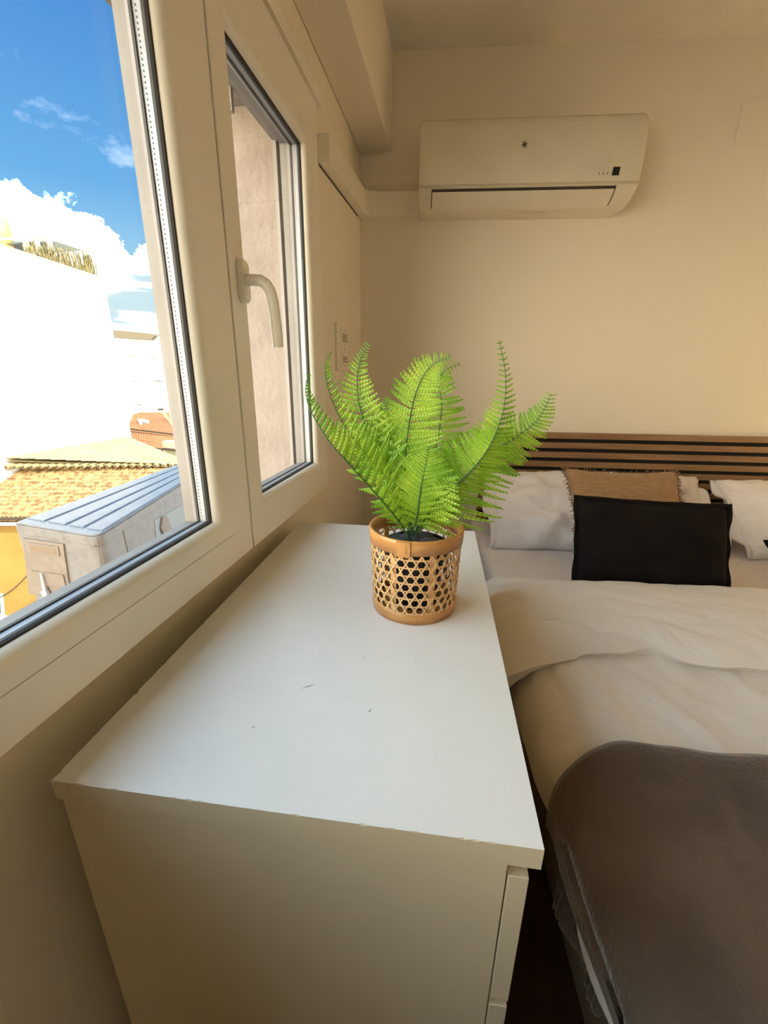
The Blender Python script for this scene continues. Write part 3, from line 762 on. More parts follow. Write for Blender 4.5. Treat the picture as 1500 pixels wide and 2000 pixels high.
for k in range(7):
    a = aseam + .50 + k * 2 * math.pi / 7
    rows = [[bm.verts.new(onc(a + da, rad(zz) - .0035 + o, zz)) for da, o in ((-.075, 0), (.075, 0), (.075, .0016), (-.075, .0016))] for zz in (.01, .05, .09, .13)]
    for p, q in zip(rows, rows[1:]):
        for i in range(4): bm.faces.new((p[i], p[(i + 1) % 4], q[(i + 1) % 4], q[i]))
link_bm('upright_strip', bm, CANE, bk)

# ------------------------------------------------------------------ fern in its black pot
fn_ = tag(empty('potted_fern', (PX, PY, DH + .008)), 'bright green fern in a black inner pot, growing out of the cane basket', 'plant')
bm = bmesh.new(); lathe(bm, [(.001, .001), (.040, .001), (.052, .098), (.0545, .099), (.0545, .112), (.051, .112), (.049, .100), (.001, .096)], seg=40)
link_bm('plant_pot', bm, POTB, fn_, smooth=True).modifiers.new('es', 'EDGE_SPLIT').split_angle = R(40)
rnd = random.Random(8)
for (x, y, s) in ((-.026, -.014, .022), (.004, -.022, .020), (.026, .0, .021), (-.012, .012, .022), (.014, .024, .018), (-.034, .016, .016)):
    bm = bmesh.new(); bmesh.ops.create_icosphere(bm, subdivisions=3, radius=s)
    for v in bm.verts: v.co = Vector((v.co.x * 1.15, v.co.y, v.co.z * .62)) * (1 + .12 * fbm(v.co.x, v.co.y, v.co.z + x, 40)); 
    bmesh.ops.translate(bm, vec=(x, y, .108), verts=bm.verts)
    link_bm('pebble', bm, STONE, fn_, smooth=True)
def catmull(P, n):
    out_ = []; P = [P[0] * 2 - P[1]] + P + [P[-1] * 2 - P[-2]]
    m = len(P) - 3
    for k in range(n + 1):
        t = k / n * m; i = min(int(t), m - 1); f = t - i; a, b, c, d = P[i:i + 4]
        out_.append(.5 * ((2 * b) + (c - a) * f + (2 * a - 5 * b + 4 * c - d) * f * f + (3 * b - a - 3 * c + d) * f ** 3))
    return out_
FO = Vector((PX, PY, DH + .008))
def frond(pts, npin0, plen, aL, aR, seed, rise=.45, droop=.0, bare=.12, peak=.35, tipmin=.10, pw=1.25):
    """pts: [(u, v, depth Y)] photo aim points turned into real points; aL, aR = (across, depth) direction of the leaflets on either side"""
    W = [ony(u, v, y) - FO for u, v, y in pts]
    rnd = random.Random(seed); cur = catmull(W, 60); npin = int(npin0 * .92); tipmin *= .8
    bmr = bmesh.new(); tube(bmr, cur, [.0016 * (1 - .75 * i / 60) for i in range(61)], 6)
    bm = bmesh.new()
    for k in range(npin):
        t = bare + (1 - bare) * ((k + .3) / npin) ** .86; i = min(59, int(t * 60)); p = cur[i].lerp(cur[i + 1], t * 60 - i)
        tan = (cur[min(60, i + 2)] - cur[max(0, i - 1)]).normalized()
        lat = Vector((tan.z, 0, -tan.x)).normalized()      # to the right of the stem, seen by the viewer
        if t < peak: env = .55 + .45 * (t - bare) / (peak - bare)
        else: env = tipmin + (1 - tipmin) * (1 - (t - peak) / (1 - peak)) ** pw
        for sgn, (ax, ay) in ((-1, aL), (1, aR)):
            L_ = plen * env * rnd.uniform(.92, 1.06)
            side = (lat * ax + Vector((0, 1, 0)) * ay); side = (side - tan * side.dot(tan) * .8).normalized()
            d = (side + tan * (rise + .12 * rnd.uniform(-1, 1))).normalized()
            nrm = d.cross(tan).normalized()
            if nrm.z < 0: nrm = -nrm
            wv_ = nrm.cross(d).normalized()
            nl = max(4, min(13, int(L_ / .0042))); hw = min(.0056, L_ * .12 + .0005)
            curl = rnd.uniform(.10, .30); bend = rnd.uniform(.1, .35)
            prev = None
            def pt(s):
                return p + d * (L_ * s) + tan * (bend * L_ * s * s * .55) + nrm * (curl * L_ * (s - s * s) * .5) - Vector((0, 0, 1)) * (droop * L_ * s * s)
            cen = [pt(q / nl) for q in range(nl + 1)]
            wid = [hw * (1 - (q / nl) ** 2.2) ** .8 * (.75 + .25 * min(1, q / 2)) for q in range(nl + 1)]
            cv = []
            for q in range(nl + 1):
                r0 = max(.00035, .0007 * (1 - q / nl)); cv.append((bm.verts.new(cen[q] - wv_ * r0), bm.verts.new(cen[q] + wv_ * r0)))
            for q in range(nl):
                f = bm.faces.new((cv[q][0], cv[q + 1][0], cv[q + 1][1], cv[q][1])); f.material_index = 1
                step = (cen[q + 1] - cen[q])
                for s2 in (0, 1):
                    a, b = cv[q][s2], cv[q + 1][s2]; sg = -1 if s2 == 0 else 1
                    o1 = bm.verts.new(cen[q] + step * .35 + wv_ * sg * wid[q] * .86 + nrm * .0008)
                    o2 = bm.verts.new(cen[q] + step * 1.05 + wv_ * sg * wid[q] + nrm * .0010)
                    o3 = bm.verts.new(cen[q] + step * .92 + wv_ * sg * wid[q] * .42)
                    bm.faces.new((a, b, o3, o2, o1) if s2 else (a, o1, o2, o3, b))
    f = link_bm('frond', bm, [LEAF, LEAFD], fn_); link_bm('stem', bmr, STEM, f, smooth=True)
    return f
B0 = (808, 1040)
FR = [
    # left outer, tip at the window
    ([(805, 1058, .65), (772, 1010, .63), (728, 958, .60), (680, 905, .575), (640, 858, .565), (608, 805, .565), (597, 765, .57), (601, 730, .575)], 34, .062, (.75, .9), (1, .35), 1, dict(bare=.06, peak=.30, pw=1.9)),
    ([(800, 1045, .67), (772, 965, .65), (735, 910, .64), (695, 865, .63), (658, 805, .62), (637, 745, .61), (636, 712, .61), (645, 686, .615)], 34, .050, (.5, 1), (1, .15), 2, dict(bare=.10, peak=.30, pw=1.9)),
    ([(808, 1040, .67), (782, 990, .66), (757, 942, .655), (730, 880, .65), (704, 800, .64), (697, 745, .635), (704, 702, .63), (720, 670, .625)], 36, .062, (-1, .15), (1, -.1), 3, dict(bare=.05, peak=.35, rise=.30, pw=1.6)),
    ([(800, 1035, .70), (790, 960, .73), (765, 880, .76), (735, 820, .79), (700, 775, .81), (656, 742, .83)], 26, .048, (-1, .1), (1, .1), 4, dict(bare=.1, peak=.35)),
    ([(806, 1040, .67), (795, 975, .66), (791, 910, .655), (796, 845, .65), (808, 780, .645), (826, 735, .64), (850, 708, .635), (882, 698, .63)], 36, .062, (-1, .1), (1, -.05), 5, dict(bare=.05, peak=.35, rise=.2)),
    ([(812, 1038, .69), (826, 970, .70), (845, 900, .71), (858, 840, .72), (862, 790, .725), (858, 750, .73), (868, 724, .735), (900, 710, .74)], 32, .050, (-1, .2), (1, -.1), 6, dict(bare=.05, peak=.4, rise=.12)),
    ([(815, 1040, .67), (845, 995, .655), (895, 945, .65), (940, 895, .645), (966, 850, .64), (984, 795, .64), (987, 730, .64), (975, 663, .64)], 40, .062, (-1, .1), (1, .6), 7, dict(bare=.05, peak=.32, rise=.22, pw=1.6)),
    ([(818, 1042, .69), (850, 1000, .70), (895, 950, .71), (945, 900, .72), (985, 868, .73), (1030, 838, .74), (1058, 808, .745), (1077, 768, .75)], 38, .095, (-.8, .5), (1, -.2), 8, dict(bare=.04, peak=.16, rise=.30, tipmin=.12)),
    ([(808, 1040, .69), (795, 970, .73), (778, 900, .76), (765, 850, .78), (757, 810, .79), (752, 775, .80)], 24, .060, (-1, .1), (1, .1), 9, dict(bare=.1, peak=.4)),
    ([(814, 1042, .67), (832, 1010, .645), (852, 980, .63), (872, 950, .62), (888, 925, .62)], 18, .046, (-1, -.1), (1, -.2), 10, dict(bare=.08, peak=.4, droop=.15)),
    ([(805, 1045, .67), (788, 1005, .65), (765, 968, .64), (745, 935, .635)], 18, .048, (-1, -.1), (1, .1), 11, dict(bare=.08, peak=.4, droop=.10)),
    ([(812, 1040, .70), (838, 985, .74), (862, 930, .77), (885, 880, .79), (905, 845, .80)], 24, .062, (-1, .1), (1, .1), 12, dict(bare=.1, peak=.4)),
    ([(806, 1045, .66), (815, 1000, .63), (822, 950, .62), (832, 905, .62), (838, 870, .625)], 22, .056, (-1, 0), (1, 0), 13, dict(bare=.1, peak=.5, droop=.1)),
]
for pts, n_, l_, aL, aR, sd_, kw in FR: frond(pts, n_, l_, aL, aR, sd_, **kw)

# ------------------------------------------------------------------ ceiling lamp added unseen behind the viewer, to brighten the room
lp = tag(empty('added_ceiling_lamp', (1.05, -.55, CZ)), 'added round white ceiling lamp out of view, brightening the room', 'ceiling lamp')
bm = bmesh.new(); lathe(bm, [(.001, 0), (.15, 0), (.15, -.03), (.001, -.03)], seg=40); link_bm('lamp_base', bm, PVC, lp)
LE = bpy.data.materials.new('added_lamp_glow'); LE.use_nodes = True; b_ = LE.node_tree.nodes['Principled BSDF']; b_.inputs['Emission Color'].default_value = (1, .84, .60, 1); b_.inputs['Emission Strength'].default_value = 6.0
bm = bmesh.new(); lathe(bm, [(.145, -.031)] + [(.145 * math.cos(a), -.031 - .07 * math.sin(a)) for a in [R(9 * k) for k in range(1, 10)]] + [(.001, -.101)], seg=40); link_bm('lamp_shade', bm, LE, lp, smooth=True)

# bedside table with an added lit lamp out of view, for warm glow on the right
bt = tag(empty('bedside_table', TB @ Vector((1.97, -.28, 0)), A5), 'small white bedside table right of the bed', 'bedside table')
bm = bmesh.new(); box(bm, -.2, .2, -.18, .18, .08, .50); link_bm('cabinet', bm, LAMS, bt, bevel=.004)
bm = bmesh.new(); box(bm, -.185, .185, -.195, -.181, .10, .48); link_bm('drawer', bm, LAMS, bt, bevel=.003)
for x in (-.17, .17):
    for y in (-.15, .15): bm = bmesh.new(); box(bm, x - .02, x + .02, y - .02, y + .02, 0, .08); link_bm('leg', bm, WOOD, bt)
tl = tag(empty('added_table_lamp', TB @ Vector((1.97, -.26, .50)), A5), 'added lit table lamp with fabric shade, out of view on the bedside table', 'lamp')
bm = bmesh.new(); lathe(bm, [(.001, .001), (.06, .001), (.06, .012), (.015, .03), (.012, .20), (.001, .20)], seg=28); link_bm('lamp_base', bm, WOOD, tl, smooth=True)
LS = bpy.data.materials.new('added_warm_lamp_shade'); LS.use_nodes = True; b_ = LS.node_tree.nodes['Principled BSDF']; b_.inputs['Emission Color'].default_value = (1, .66, .30, 1); b_.inputs['Emission Strength'].default_value = 16.0; b_.inputs['Base Color'].default_value = (.8, .7, .5, 1)
bm = bmesh.new(); lathe(bm, [(.12, .18), (.085, .36), (.083, .36), (.118, .18)], close=True, seg=32); link_bm('lamp_shade', bm, LS, tl, smooth=True)

#EXTERIOR#
# ------------------------------------------------------------------ outside
def plane_hit(u, v, P0, n):
    d = ray(u, v); return CAM + d * ((P0 - CAM).dot(n) / d.dot(n))
def outprism(bm, base, z0, z1):
    a = [bm.verts.new((p[0], p[1], z0)) for p in base]; b = [bm.verts.new((p[0], p[1], z1)) for p in base]; n = len(base)
    bm.faces.new(a[::-1]); bm.faces.new(b)
    for i in range(n): bm.faces.new((a[i], a[(i + 1) % n], b[(i + 1) % n], b[i]))
GZ = -9.0
bm = bmesh.new(); box(bm, -90, WO, -30, 120, GZ - .2, GZ); struct('ground', bm, mat('street_asphalt', (.14, .13, .12), .9, nscale=2))
WHT = mat('white_render', (.72, .69, .64), .9, (.70, .67, .62), nscale=.6)
YEL = mat('yellow_render', (.27, .165, .033), .9, (.24, .14, .026), nscale=1.2, detail=7)
TILE = mat('ochre_roof_tile', (.40, .265, .105), .85, (.17, .09, .035), nscale=5.5, detail=6, contrast=(.38, .62))
TILEP = mat('pale_roof_tile', (.38, .31, .15), .85, (.27, .20, .08), nscale=2.5, detail=6, stretch=(.4, 3, 1), contrast=(.35, .7))
TILEO = mat('orange_roof_tile', (.42, .155, .055), .85, (.34, .11, .04), nscale=3, stretch=(.5, 2, 1))
DARKT = mat('tile_shadow_mouth', (.07, .05, .03), .9)
# big white building with a terrace on top
XW = -15.2
pa = onx(0, 480, XW); pb = onx(203, 546, XW)
slope = (pb.z - pa.z) / (pb.y - pa.y)
wb = tag(empty('white_building', (XW, pb.y, GZ)), 'tall blank white building with a roof terrace, left of the view', 'building')
bm = bmesh.new(); y0, y1 = -4.0, pb.y
vs = [bm.verts.new(p) for p in ((XW, y0, GZ), (XW, y1, GZ), (XW, y1, pb.z), (XW, y0, pa.z + slope * (y0 - pa.y)), (XW - 12, y0, GZ), (XW - 12, y1, GZ), (XW - 12, y1, pb.z), (XW - 12, y0, pa.z + slope * (y0 - pa.y)))]
for q in ((0, 1, 2, 3), (7, 6, 5, 4), (0, 4, 5, 1), (1, 5, 6, 2), (2, 6, 7, 3), (3, 7, 4, 0)): bm.faces.new([vs[i] for i in q])
keep(link_bm('wall', bm, WHT), wb)
def zt(y): return pa.z + slope * (y - pa.y)
bm = bmesh.new()
for k in range(2):
    yA, yB = (y0, y1 + .1)
    prism(bm, [(XW + .06, yA, zt(yA)), (XW + .06, yB, zt(yB)), (XW - .3, yB, zt(yB)), (XW - .3, yA, zt(yA))], (0, 0, .05)); break
keep(link_bm('coping', bm, mat('thin_grey_coping', (.42, .36, .28), .8)), wb)
def Yat(u, v=500): return onx(u, v, XW - .25).y
pg = tag(empty('roof_pergola', (XW - .2, Yat(100), zt(Yat(100)))), 'roof terrace pergola with reed screens on top of the white building', 'pergola')
bm = bmesh.new()
for u, vt in ((58, 470), (80, 470), (105, 468)):
    y = Yat(u); p = onx(u, vt, XW - .3); box(bm, XW - .36, XW - .24, y - .06, y + .06, zt(y), p.z)
keep(link_bm('post', bm, mat('cream_post', (.52, .46, .33), .8)), pg)
bm = bmesh.new(); p = onx(0, 466, XW - .3); q = onx(108, 466, XW - .3)
tube(bm, [(XW - .3, p.y, p.z), (XW - .3, q.y, q.z)], .04, 6); keep(link_bm('rail', bm, mat('cream_post', (.52, .46, .33), .8)), pg)
bm = bmesh.new(); T = [onx(28, 476, XW - .5), onx(60, 471, XW - .5), onx(108, 471, XW - .5), onx(162, 489, XW - .5), onx(118, 493, XW - .5), onx(72, 484, XW - .5)]
prism(bm, T, (-1.6, 0, .05)); keep(link_bm('awning', bm, mat('dark_shade_cloth', (.09, .10, .085), .9)), pg)
bm = bmesh.new(); rnd = random.Random(4); REED = mat('dry_reed', (.24, .20, .09), .9, (.10, .09, .04), nscale=9)
ya, yb = Yat(52), Yat(180)
for k in range(240):
    y = ya + (yb - ya) * rnd.random(); f = (y - ya) / (yb - ya); h = (.48 + .42 * f) * rnd.uniform(.4, 1.05)
    if rnd.random() < .15: h *= 1.25
    x = XW - .12 - .15 * rnd.random(); d = rnd.uniform(-.08, .08); p = Vector((x, y, zt(y)))
    vs = [bm.verts.new(p + Vector(o)) for o in ((0, -.025, 0), (0, .025, 0), (-.02, .02 + d, h), (-.02, -.02 + d, h))]; bm.faces.new(vs)
    vs = [bm.verts.new(p + Vector(o)) for o in ((-.02, 0, 0), (.02, 0, 0), (.0, d, h), (-.03, d, h))]; bm.faces.new(vs)
o = keep(link_bm('reed_screen', bm, REED), pg); o['kind'] = 'stuff'
tk2 = onx(3, 455, XW - 1.2)
bm = bmesh.new(); lathe(bm, [(.01, -.55), (.34, -.55), (.36, .30), (.30, .42), (.10, .50), (.01, .50)], cx=tk2.x, cy=tk2.y - .1, seg=28)
bmesh.ops.translate(bm, vec=(0, 0, tk2.z + .02), verts=bm.verts)
wt = tag(link_bm('water_tank', bm, mat('yellow_tank', (.55, .40, .13), .6), smooth=True), 'yellow round water tank on the white building at the left edge of the photo', 'water tank')
# tiled roofs
def tiled(name, P00, P10, P01, m, cols, rows, amp=.06, step=.035, parent=None, P11=None, lip=True):
    """P00->P10 runs along the eave, P00->P01 runs up the slope"""
    P00, P10, P01 = map(Vector, (P00, P10, P01)); P11 = Vector(P11) if P11 is not None else P10 + (P01 - P00)
    n = (P10 - P00).cross(P01 - P00).normalized()
    if n.z < 0: n = -n
    bm = bmesh.new(); S = 8; g = []
    for r in range(rows):
        for e in (0, 1):
            f = (r + e * .98) / rows; row = []
            for c in range(cols * S + 1):
                s = c / (cols * S); ph = (c % S) / S
                h = amp * abs(math.sin(math.pi * (c / S))) ** .6 + step * (1 - e) + .006 * noise.noise(Vector((c // S * 3.1, r * 7.7, 0)))
                p = (P00.lerp(P10, s)).lerp(P01.lerp(P11, s), f) + n * h
                row.append(bm.verts.new(p))
            g.append(row)
    for a, b in zip(g, g[1:]):
        for i in range(len(a) - 1): bm.faces.new((a[i], a[i + 1], b[i + 1], b[i]))
    base = [bm.verts.new(p - n * .10) for p in (P00, P10, P11, P01)]; bm.faces.new(base[::-1])
    lo = [bm.verts.new(v.co - n * (.10 + step)) for v in g[0]]
    for i in range(len(lo) - 1):
        bm.faces.new((lo[i], lo[i + 1], g[0][i + 1], g[0][i])).material_index = 1
    return link_bm(name, bm, [m, DARKT], parent)
zl = CAM.z - 3.25; ze = CAM.z - 4.33
L1 = onz(362, 914, zl); L0 = onz(0, 912, zl); E0 = onz(0, 1013, ze); dirx = (L1 - L0).normalized()
yh = tag(empty('yellow_house', (L0.x, E0.y, GZ)), 'yellow house with an old ochre tiled roof below the window', 'house')
EL = E0 - dirx * ((E0.x - XW - .03) / dirx.x); ER = E0 + dirx * ((L1.x - E0.x) / dirx.x)
keep(tiled('roof', EL, ER, L0 - dirx * ((L0.x - EL.x) / dirx.x), TILE, 42, 14, P11=L1), yh)
# upper, paler roof that meets the white wall
U0 = onx(0, 896, XW); UB = onx(250, 853, XW); UC = onx(366, 906, -9.7)
U0 = Vector((XW, L0.y - 2.0, U0.z)); 
near0 = Vector((XW, L0.y - .6, U0.z))
keep(tiled('roof', Vector((L1.x, L1.y - .1, L1.z + .14)), UC + Vector((0, .2, 0)), Vector((XW, L0.y - .45, U0.z)), TILEP, 4, 12, P11=UB, amp=.03, step=.02), yh)
for k in range(22):     # row of barrel tile mouths along the verge
    V0, V1 = Vector((XW, L0.y - .62, zl + .16)), Vector((L1.x, L1.y - .12, L1.z + .12))
    bm = bmesh.new(); p = V0.lerp(V1, (k + .5) / 22); tube(bm, [p, p + Vector((0, .5, .03))], .075, 8); t_ = keep(link_bm('verge_tile', bm, TILEP), yh)
    bm = bmesh.new(); p = V0.lerp(V1, (k + .5) / 22) + Vector((0, -.004, -.01)); tube(bm, [p, p + Vector((0, .02, 0))], .055, 8); g_ = link_bm('tile_mouth', bm, DARKT); g_.parent = t_
nrm = Vector((-dirx.y, dirx.x, 0)).normalized(); nrm = nrm if nrm.y > 0 else -nrm
w0, w1 = EL + nrm * .25, ER + nrm * .25
bm = bmesh.new(); outprism(bm, [(w0.x, w0.y), (w1.x, w1.y), (w1.x, w1.y + 4.2), (w0.x, w0.y + 4.2)], GZ, ze - .05); keep(link_bm('wall', bm, YEL), yh)
bm = bmesh.new(); outprism(bm, [(UC.x - .05, UC.y), (L1.x - .05, L1.y - .1), (XW, L0.y), (XW, UB.y)], GZ, zl - .12); keep(link_bm('wall', bm, YEL), yh)
bm = bmesh.new(); tube(bm, [EL + Vector((0, -.05, -.16)), ER + Vector((0, -.05, -.16))], .06, 8); keep(link_bm('gutter', bm, mat('pale_gutter', (.42, .40, .34), .6)), yh)
bm = bmesh.new(); a_, b_2 = EL + Vector((0, 0, -.26)), ER + Vector((0, 0, -.26)); prism(bm, [a_, b_2, b_2 + nrm * .27, a_ + nrm * .27], (0, 0, .08)); keep(link_bm('soffit', bm, mat('brown_soffit', (.22, .10, .04), .9)), yh)
def yw(u, v): return plane_hit(u, v, w0, nrm)
bm = bmesh.new(); q = [yw(-30, 1150), yw(7, 1160), yw(10, 1200), yw(-30, 1195)]; prism(bm, q, -nrm * .06); keep(link_bm('window_frame', bm, mat('white_frame_outside', (.55, .52, .46), .7)), yh)
bm = bmesh.new(); q = [yw(-26, 1156), yw(3, 1166), yw(5, 1196), yw(-26, 1190)]; prism(bm, q, -nrm * .07); keep(link_bm('pane', bm, mat('dark_window_outside', (.06, .07, .07), .2)), yh)
bm = bmesh.new(); q = [yw(-30, 1196), yw(20, 1203), yw(22, 1212), yw(-30, 1206)]; prism(bm, q, -nrm * .5); keep(link_bm('window_ledge', bm, mat('white_frame_outside', (.55, .52, .46), .7)), yh)
bm = bmesh.new(); q = [yw(-30, 1212), yw(55, 1232), yw(58, 1243), yw(-30, 1226)]; prism(bm, q, -nrm * .9); keep(tiled('porch_roof', yw(-40, 1246) - nrm * 1.1, yw(75, 1262) - nrm * 1.1, yw(-40, 1212), TILE, 14, 3, P11=yw(75, 1236)), yh); bm.free()
bm = bmesh.new(); cpts = [yw(-10, 1170) - nrm * .1]; e = yw(60, 1118) - nrm * .1
for k in range(1, 11): p = cpts[0].lerp(e, k / 10); cpts.append(p - Vector((0, 0, .12 * math.sin(math.pi * k / 10))))
tube(bm, cpts, .014, 5); tag(link_bm('overhead_cable', bm, GASK), 'black cable strung across the yellow house wall', 'cable')
# white metal container close to the window, in the shade of the house
zc = CAM.z - 1.8
CA, CB, CC, CDD = onz(27, 1021, zc), onz(190, 1048, zc), onz(418, 905, zc), onz(372, 899, zc)
ct = tag(empty('metal_container', (CB.x, CB.y, zc - 2.2)), 'weathered white metal container with ribbed roof just outside the window', 'container')
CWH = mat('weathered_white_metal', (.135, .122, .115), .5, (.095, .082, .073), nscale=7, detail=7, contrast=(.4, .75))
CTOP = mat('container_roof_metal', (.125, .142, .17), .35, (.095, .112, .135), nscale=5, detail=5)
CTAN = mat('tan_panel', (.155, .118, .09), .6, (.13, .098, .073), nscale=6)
RUST = mat('rust', (.14, .09, .06), .9)
def roundpoly(pts, rads, seg=7):
    out_ = []
    for i, p in enumerate(pts):
        p = Vector((p[0], p[1])); a = Vector(pts[i - 1][:2]); b = Vector(pts[(i + 1) % len(pts)][:2]); r = rads[i]
        if r == 0: out_.append(p); continue
        d0, d1 = (a - p).normalized(), (b - p).normalized(); s, e_ = p + d0 * r, p + d1 * r
        for k in range(seg + 1):
            t = k / seg; out_.append(s * (1 - t) ** 2 + p * 2 * t * (1 - t) + e_ * t * t)
    return out_
base = roundpoly([CA.xy, CB.xy, CC.xy, CDD.xy], [.05, .16, 0, 0]); cen = sum((Vector(b) for b in base), Vector((0, 0))) / len(base)
bm = bmesh.new(); outprism(bm, base, zc - 2.2, zc - .13); keep(link_bm('body', bm, CWH), ct)
bm = bmesh.new(); outprism(bm, [cen + (b - cen) * 1.006 for b in base], zc - .14, zc - .02); outprism(bm, [cen + (b - cen) * .992 for b in base], zc - .02, zc); keep(link_bm('roof_rim', bm, CWH, bevel=.012), ct)
bm = bmesh.new()
for a, b in ((.03, .25), (.30, .52), (.57, .74), (.79, .97)):
    q = [Vector((*CA.xy, 0)).lerp(Vector((*CB.xy, 0)), a), Vector((*CA.xy, 0)).lerp(Vector((*CB.xy, 0)), b), Vector((*CDD.xy, 0)).lerp(Vector((*CC.xy, 0)), b), Vector((*CDD.xy, 0)).lerp(Vector((*CC.xy, 0)), a)]
    m0, m1 = (q[0] + q[1]) / 2, (q[2] + q[3]) / 2; dd = (m1 - m0).normalized()
    q[0] += dd * .16; q[1] += dd * .16
    outprism(bm, [tuple(p.xy) for p in q], zc - .005, zc + .018)
keep(link_bm('roof_rib', bm, CTOP, bevel=.012), ct)
bm = bmesh.new(); outprism(bm, [cen + (b - cen) * .975 for b in base], zc - .002, zc + .003); keep(link_bm('roof_sheet', bm, CTOP), ct)
fd_ = Vector((CB.x - CA.x, CB.y - CA.y, 0)).normalized(); fn2 = Vector((fd_.y, -fd_.x, 0));  fn2 = fn2 if fn2.y < 0 else -fn2
def cf(u, v, d=0.): return plane_hit(u, v, CA, fn2) + fn2 * d
def slab(bm, pix, d0, d1, f=cf, n=None):
    q = [f(u, v, d0) for u, v in pix]; prism(bm, q, (n if n is not None else fn2) * (d1 - d0))
bm = bmesh.new(); slab(bm, [(46, 1050), (126, 1062), (140, 1160), (60, 1160)], -.005, .02); p_ = keep(link_bm('front_panel', bm, CTAN, bevel=.004), ct)
bm = bmesh.new(); slab(bm, [(57, 1058), (118, 1067), (121, 1085), (61, 1078)], .018, .032); g = link_bm('vent_frame', bm, CTAN, bevel=.003); g.parent = p_
bm = bmesh.new(); slab(bm, [(62, 1062), (113, 1070), (116, 1083), (65, 1075)], .033, .034); g = link_bm('vent_hole', bm, mat('brown_vent', (.16, .11, .07), .9)); g.parent = p_
bm = bmesh.new(); slab(bm, [(66, 1113), (128, 1121), (134, 1146), (70, 1140)], .018, .035); g = link_bm('panel_cover', bm, CTAN, bevel=.004); g.parent = p_
bm = bmesh.new(); slab(bm, [(87, 1116), (91, 1117), (101, 1160), (94, 1160)], .034, .06); slab(bm, [(90, 1150), (101, 1150), (106, 1168), (97, 1170)], .034, .07); g = link_bm('latch', bm, GREYM); g.parent = p_
sdv = Vector((CC.x - CB.x, CC.y - CB.y, 0)).normalized(); sn = Vector((sdv.y, -sdv.x, 0)); sn = sn if sn.x > 0 else -sn
def cside(u, v, d=0.): return plane_hit(u, v, CB, sn) + sn * d
bm = bmesh.new(); slab(bm, [(301, 1016), (372, 977), (420, 955), (420, 1020), (306, 1060)], -.004, .006, cside, sn); keep(link_bm('side_window', bm, mat('dark_side_window', (.10, .105, .10), .35)), ct)
bm = bmesh.new(); slab(bm, [(315, 1010), (323, 1008), (331, 1030), (334, 1044), (318, 1048), (312, 1032)], .007, .03, cside, sn); keep(link_bm('window_bracket', bm, CTAN), ct)
rnd = random.Random(9)
def spot(p, r, ax):
    bm = bmesh.new(); bm.faces.new([bm.verts.new(p + ax * (r * math.cos(a)) + Vector((0, 0, r * math.sin(a)))) for a in [R(60 * j) for j in range(6)]]); keep(link_bm('rust_spot', bm, RUST), ct)
for k in range(34):
    u = rnd.uniform(205, 300); v = rnd.uniform(1000, 1075) - (u - 205) * .25; p = cside(u, v, .003); r = rnd.uniform(.004, .010)
    if p.z <= zc - .14: spot(p, r, sdv)
for u, v, r in ((185, 1068, .02), (136, 1079, .010), (125, 1052, .012), (60, 1048, .01)): spot(cf(u, v, .03 if r > .015 else .014), r, fd_)
for a, b in (((189, 1052), (199, 1118)), ((239, 1034), (252, 1090))):
    bm = bmesh.new(); slab(bm, [a, (a[0] + 1.2, a[1]), (b[0] + 1.2, b[1]), b], .002, .005, cside, sn); keep(link_bm('seam', bm, RUST), ct)
bm = bmesh.new(); outprism(bm, [tuple(cen + (b - cen) * .98) for b in base], GZ, zc - 2.201); struct('wall_annex', bm, FAC)
# houses further away: blocks measured from the view, standing on the ground
def block(u0, v0, x0, u1, x1, depth, zb=GZ, v1=None):
    a = onx(u0, v0, x0); b = onx(u1, v1 or v0, x1); t = Vector((b.x - a.x, b.y - a.y, 0)).normalized(); n = Vector((-t.y, t.x, 0)); n = n if n.y > 0 else -n
    bm = bmesh.new(); outprism(bm, [a.xy, b.xy, (b + n * depth).xy, (a + n * depth).xy], zb, (a.z + b.z) / 2)
    return bm, a, -n, t
fb = tag(empty('apartment_building', (-34, 40, GZ)), 'distant white apartment block with a grey eaves band, right of the big white wall', 'building')
bm, a, n, t = block(196, 664, -33, 344, -27, 9, v1=668); keep(link_bm('wall', bm, WHT), fb)
def fb_(u, v, d=0.): return plane_hit(u, v, a, n) + n * d
GRY = mat('grey_eaves', (.10, .08, .05), .8); LINE = mat('grey_window_line', (.14, .135, .12), .8)
bm = bmesh.new(); slab(bm, [(214, 645), (292, 652), (308, 657), (300, 665), (216, 660)], .0, .9, fb_, n); keep(link_bm('eaves_band', bm, GRY), fb)
for (u, v) in ((248, 695), (293, 697), (256, 743), (301, 743), (263, 789)):
    bm = bmesh.new(); slab(bm, [(u, v), (u + 14, v + 1), (u + 14, v + 2.5), (u, v + 1.5)], .0, .15, fb_, n); keep(link_bm('window_lintel', bm, LINE), fb)
bm = bmesh.new(); slab(bm, [(309, 798), (319, 798), (319, 801), (309, 801)], .0, .15, fb_, n); keep(link_bm('vent', bm, DARKT), fb)
bm = bmesh.new(); slab(bm, [(212, 646), (345, 655), (345, 650), (300, 646), (212, 638)], -3.0, .0, fb_, n); keep(link_bm('roof_parapet', bm, WHT), fb)
yb_ = tag(empty('yellow_building', (-50, 62, GZ)), 'pale yellow building tops behind the distant white apartment block', 'building')
bm, a2, n2, t2 = block(272, 638, -44, 322, -42, 6); keep(link_bm('wall', bm, mat('pale_yellow_render', (.55, .43, .20), .9)), yb_)
bm, a2, n2, t2 = block(300, 627, -45, 322, -43, 3); keep(link_bm('roof_room', bm, mat('pale_yellow_render2', (.50, .40, .22), .9)), yb_)
wb2 = tag(empty('white_penthouse', (-40, 56, GZ)), 'small white roof block right of the pale yellow building tops', 'building')
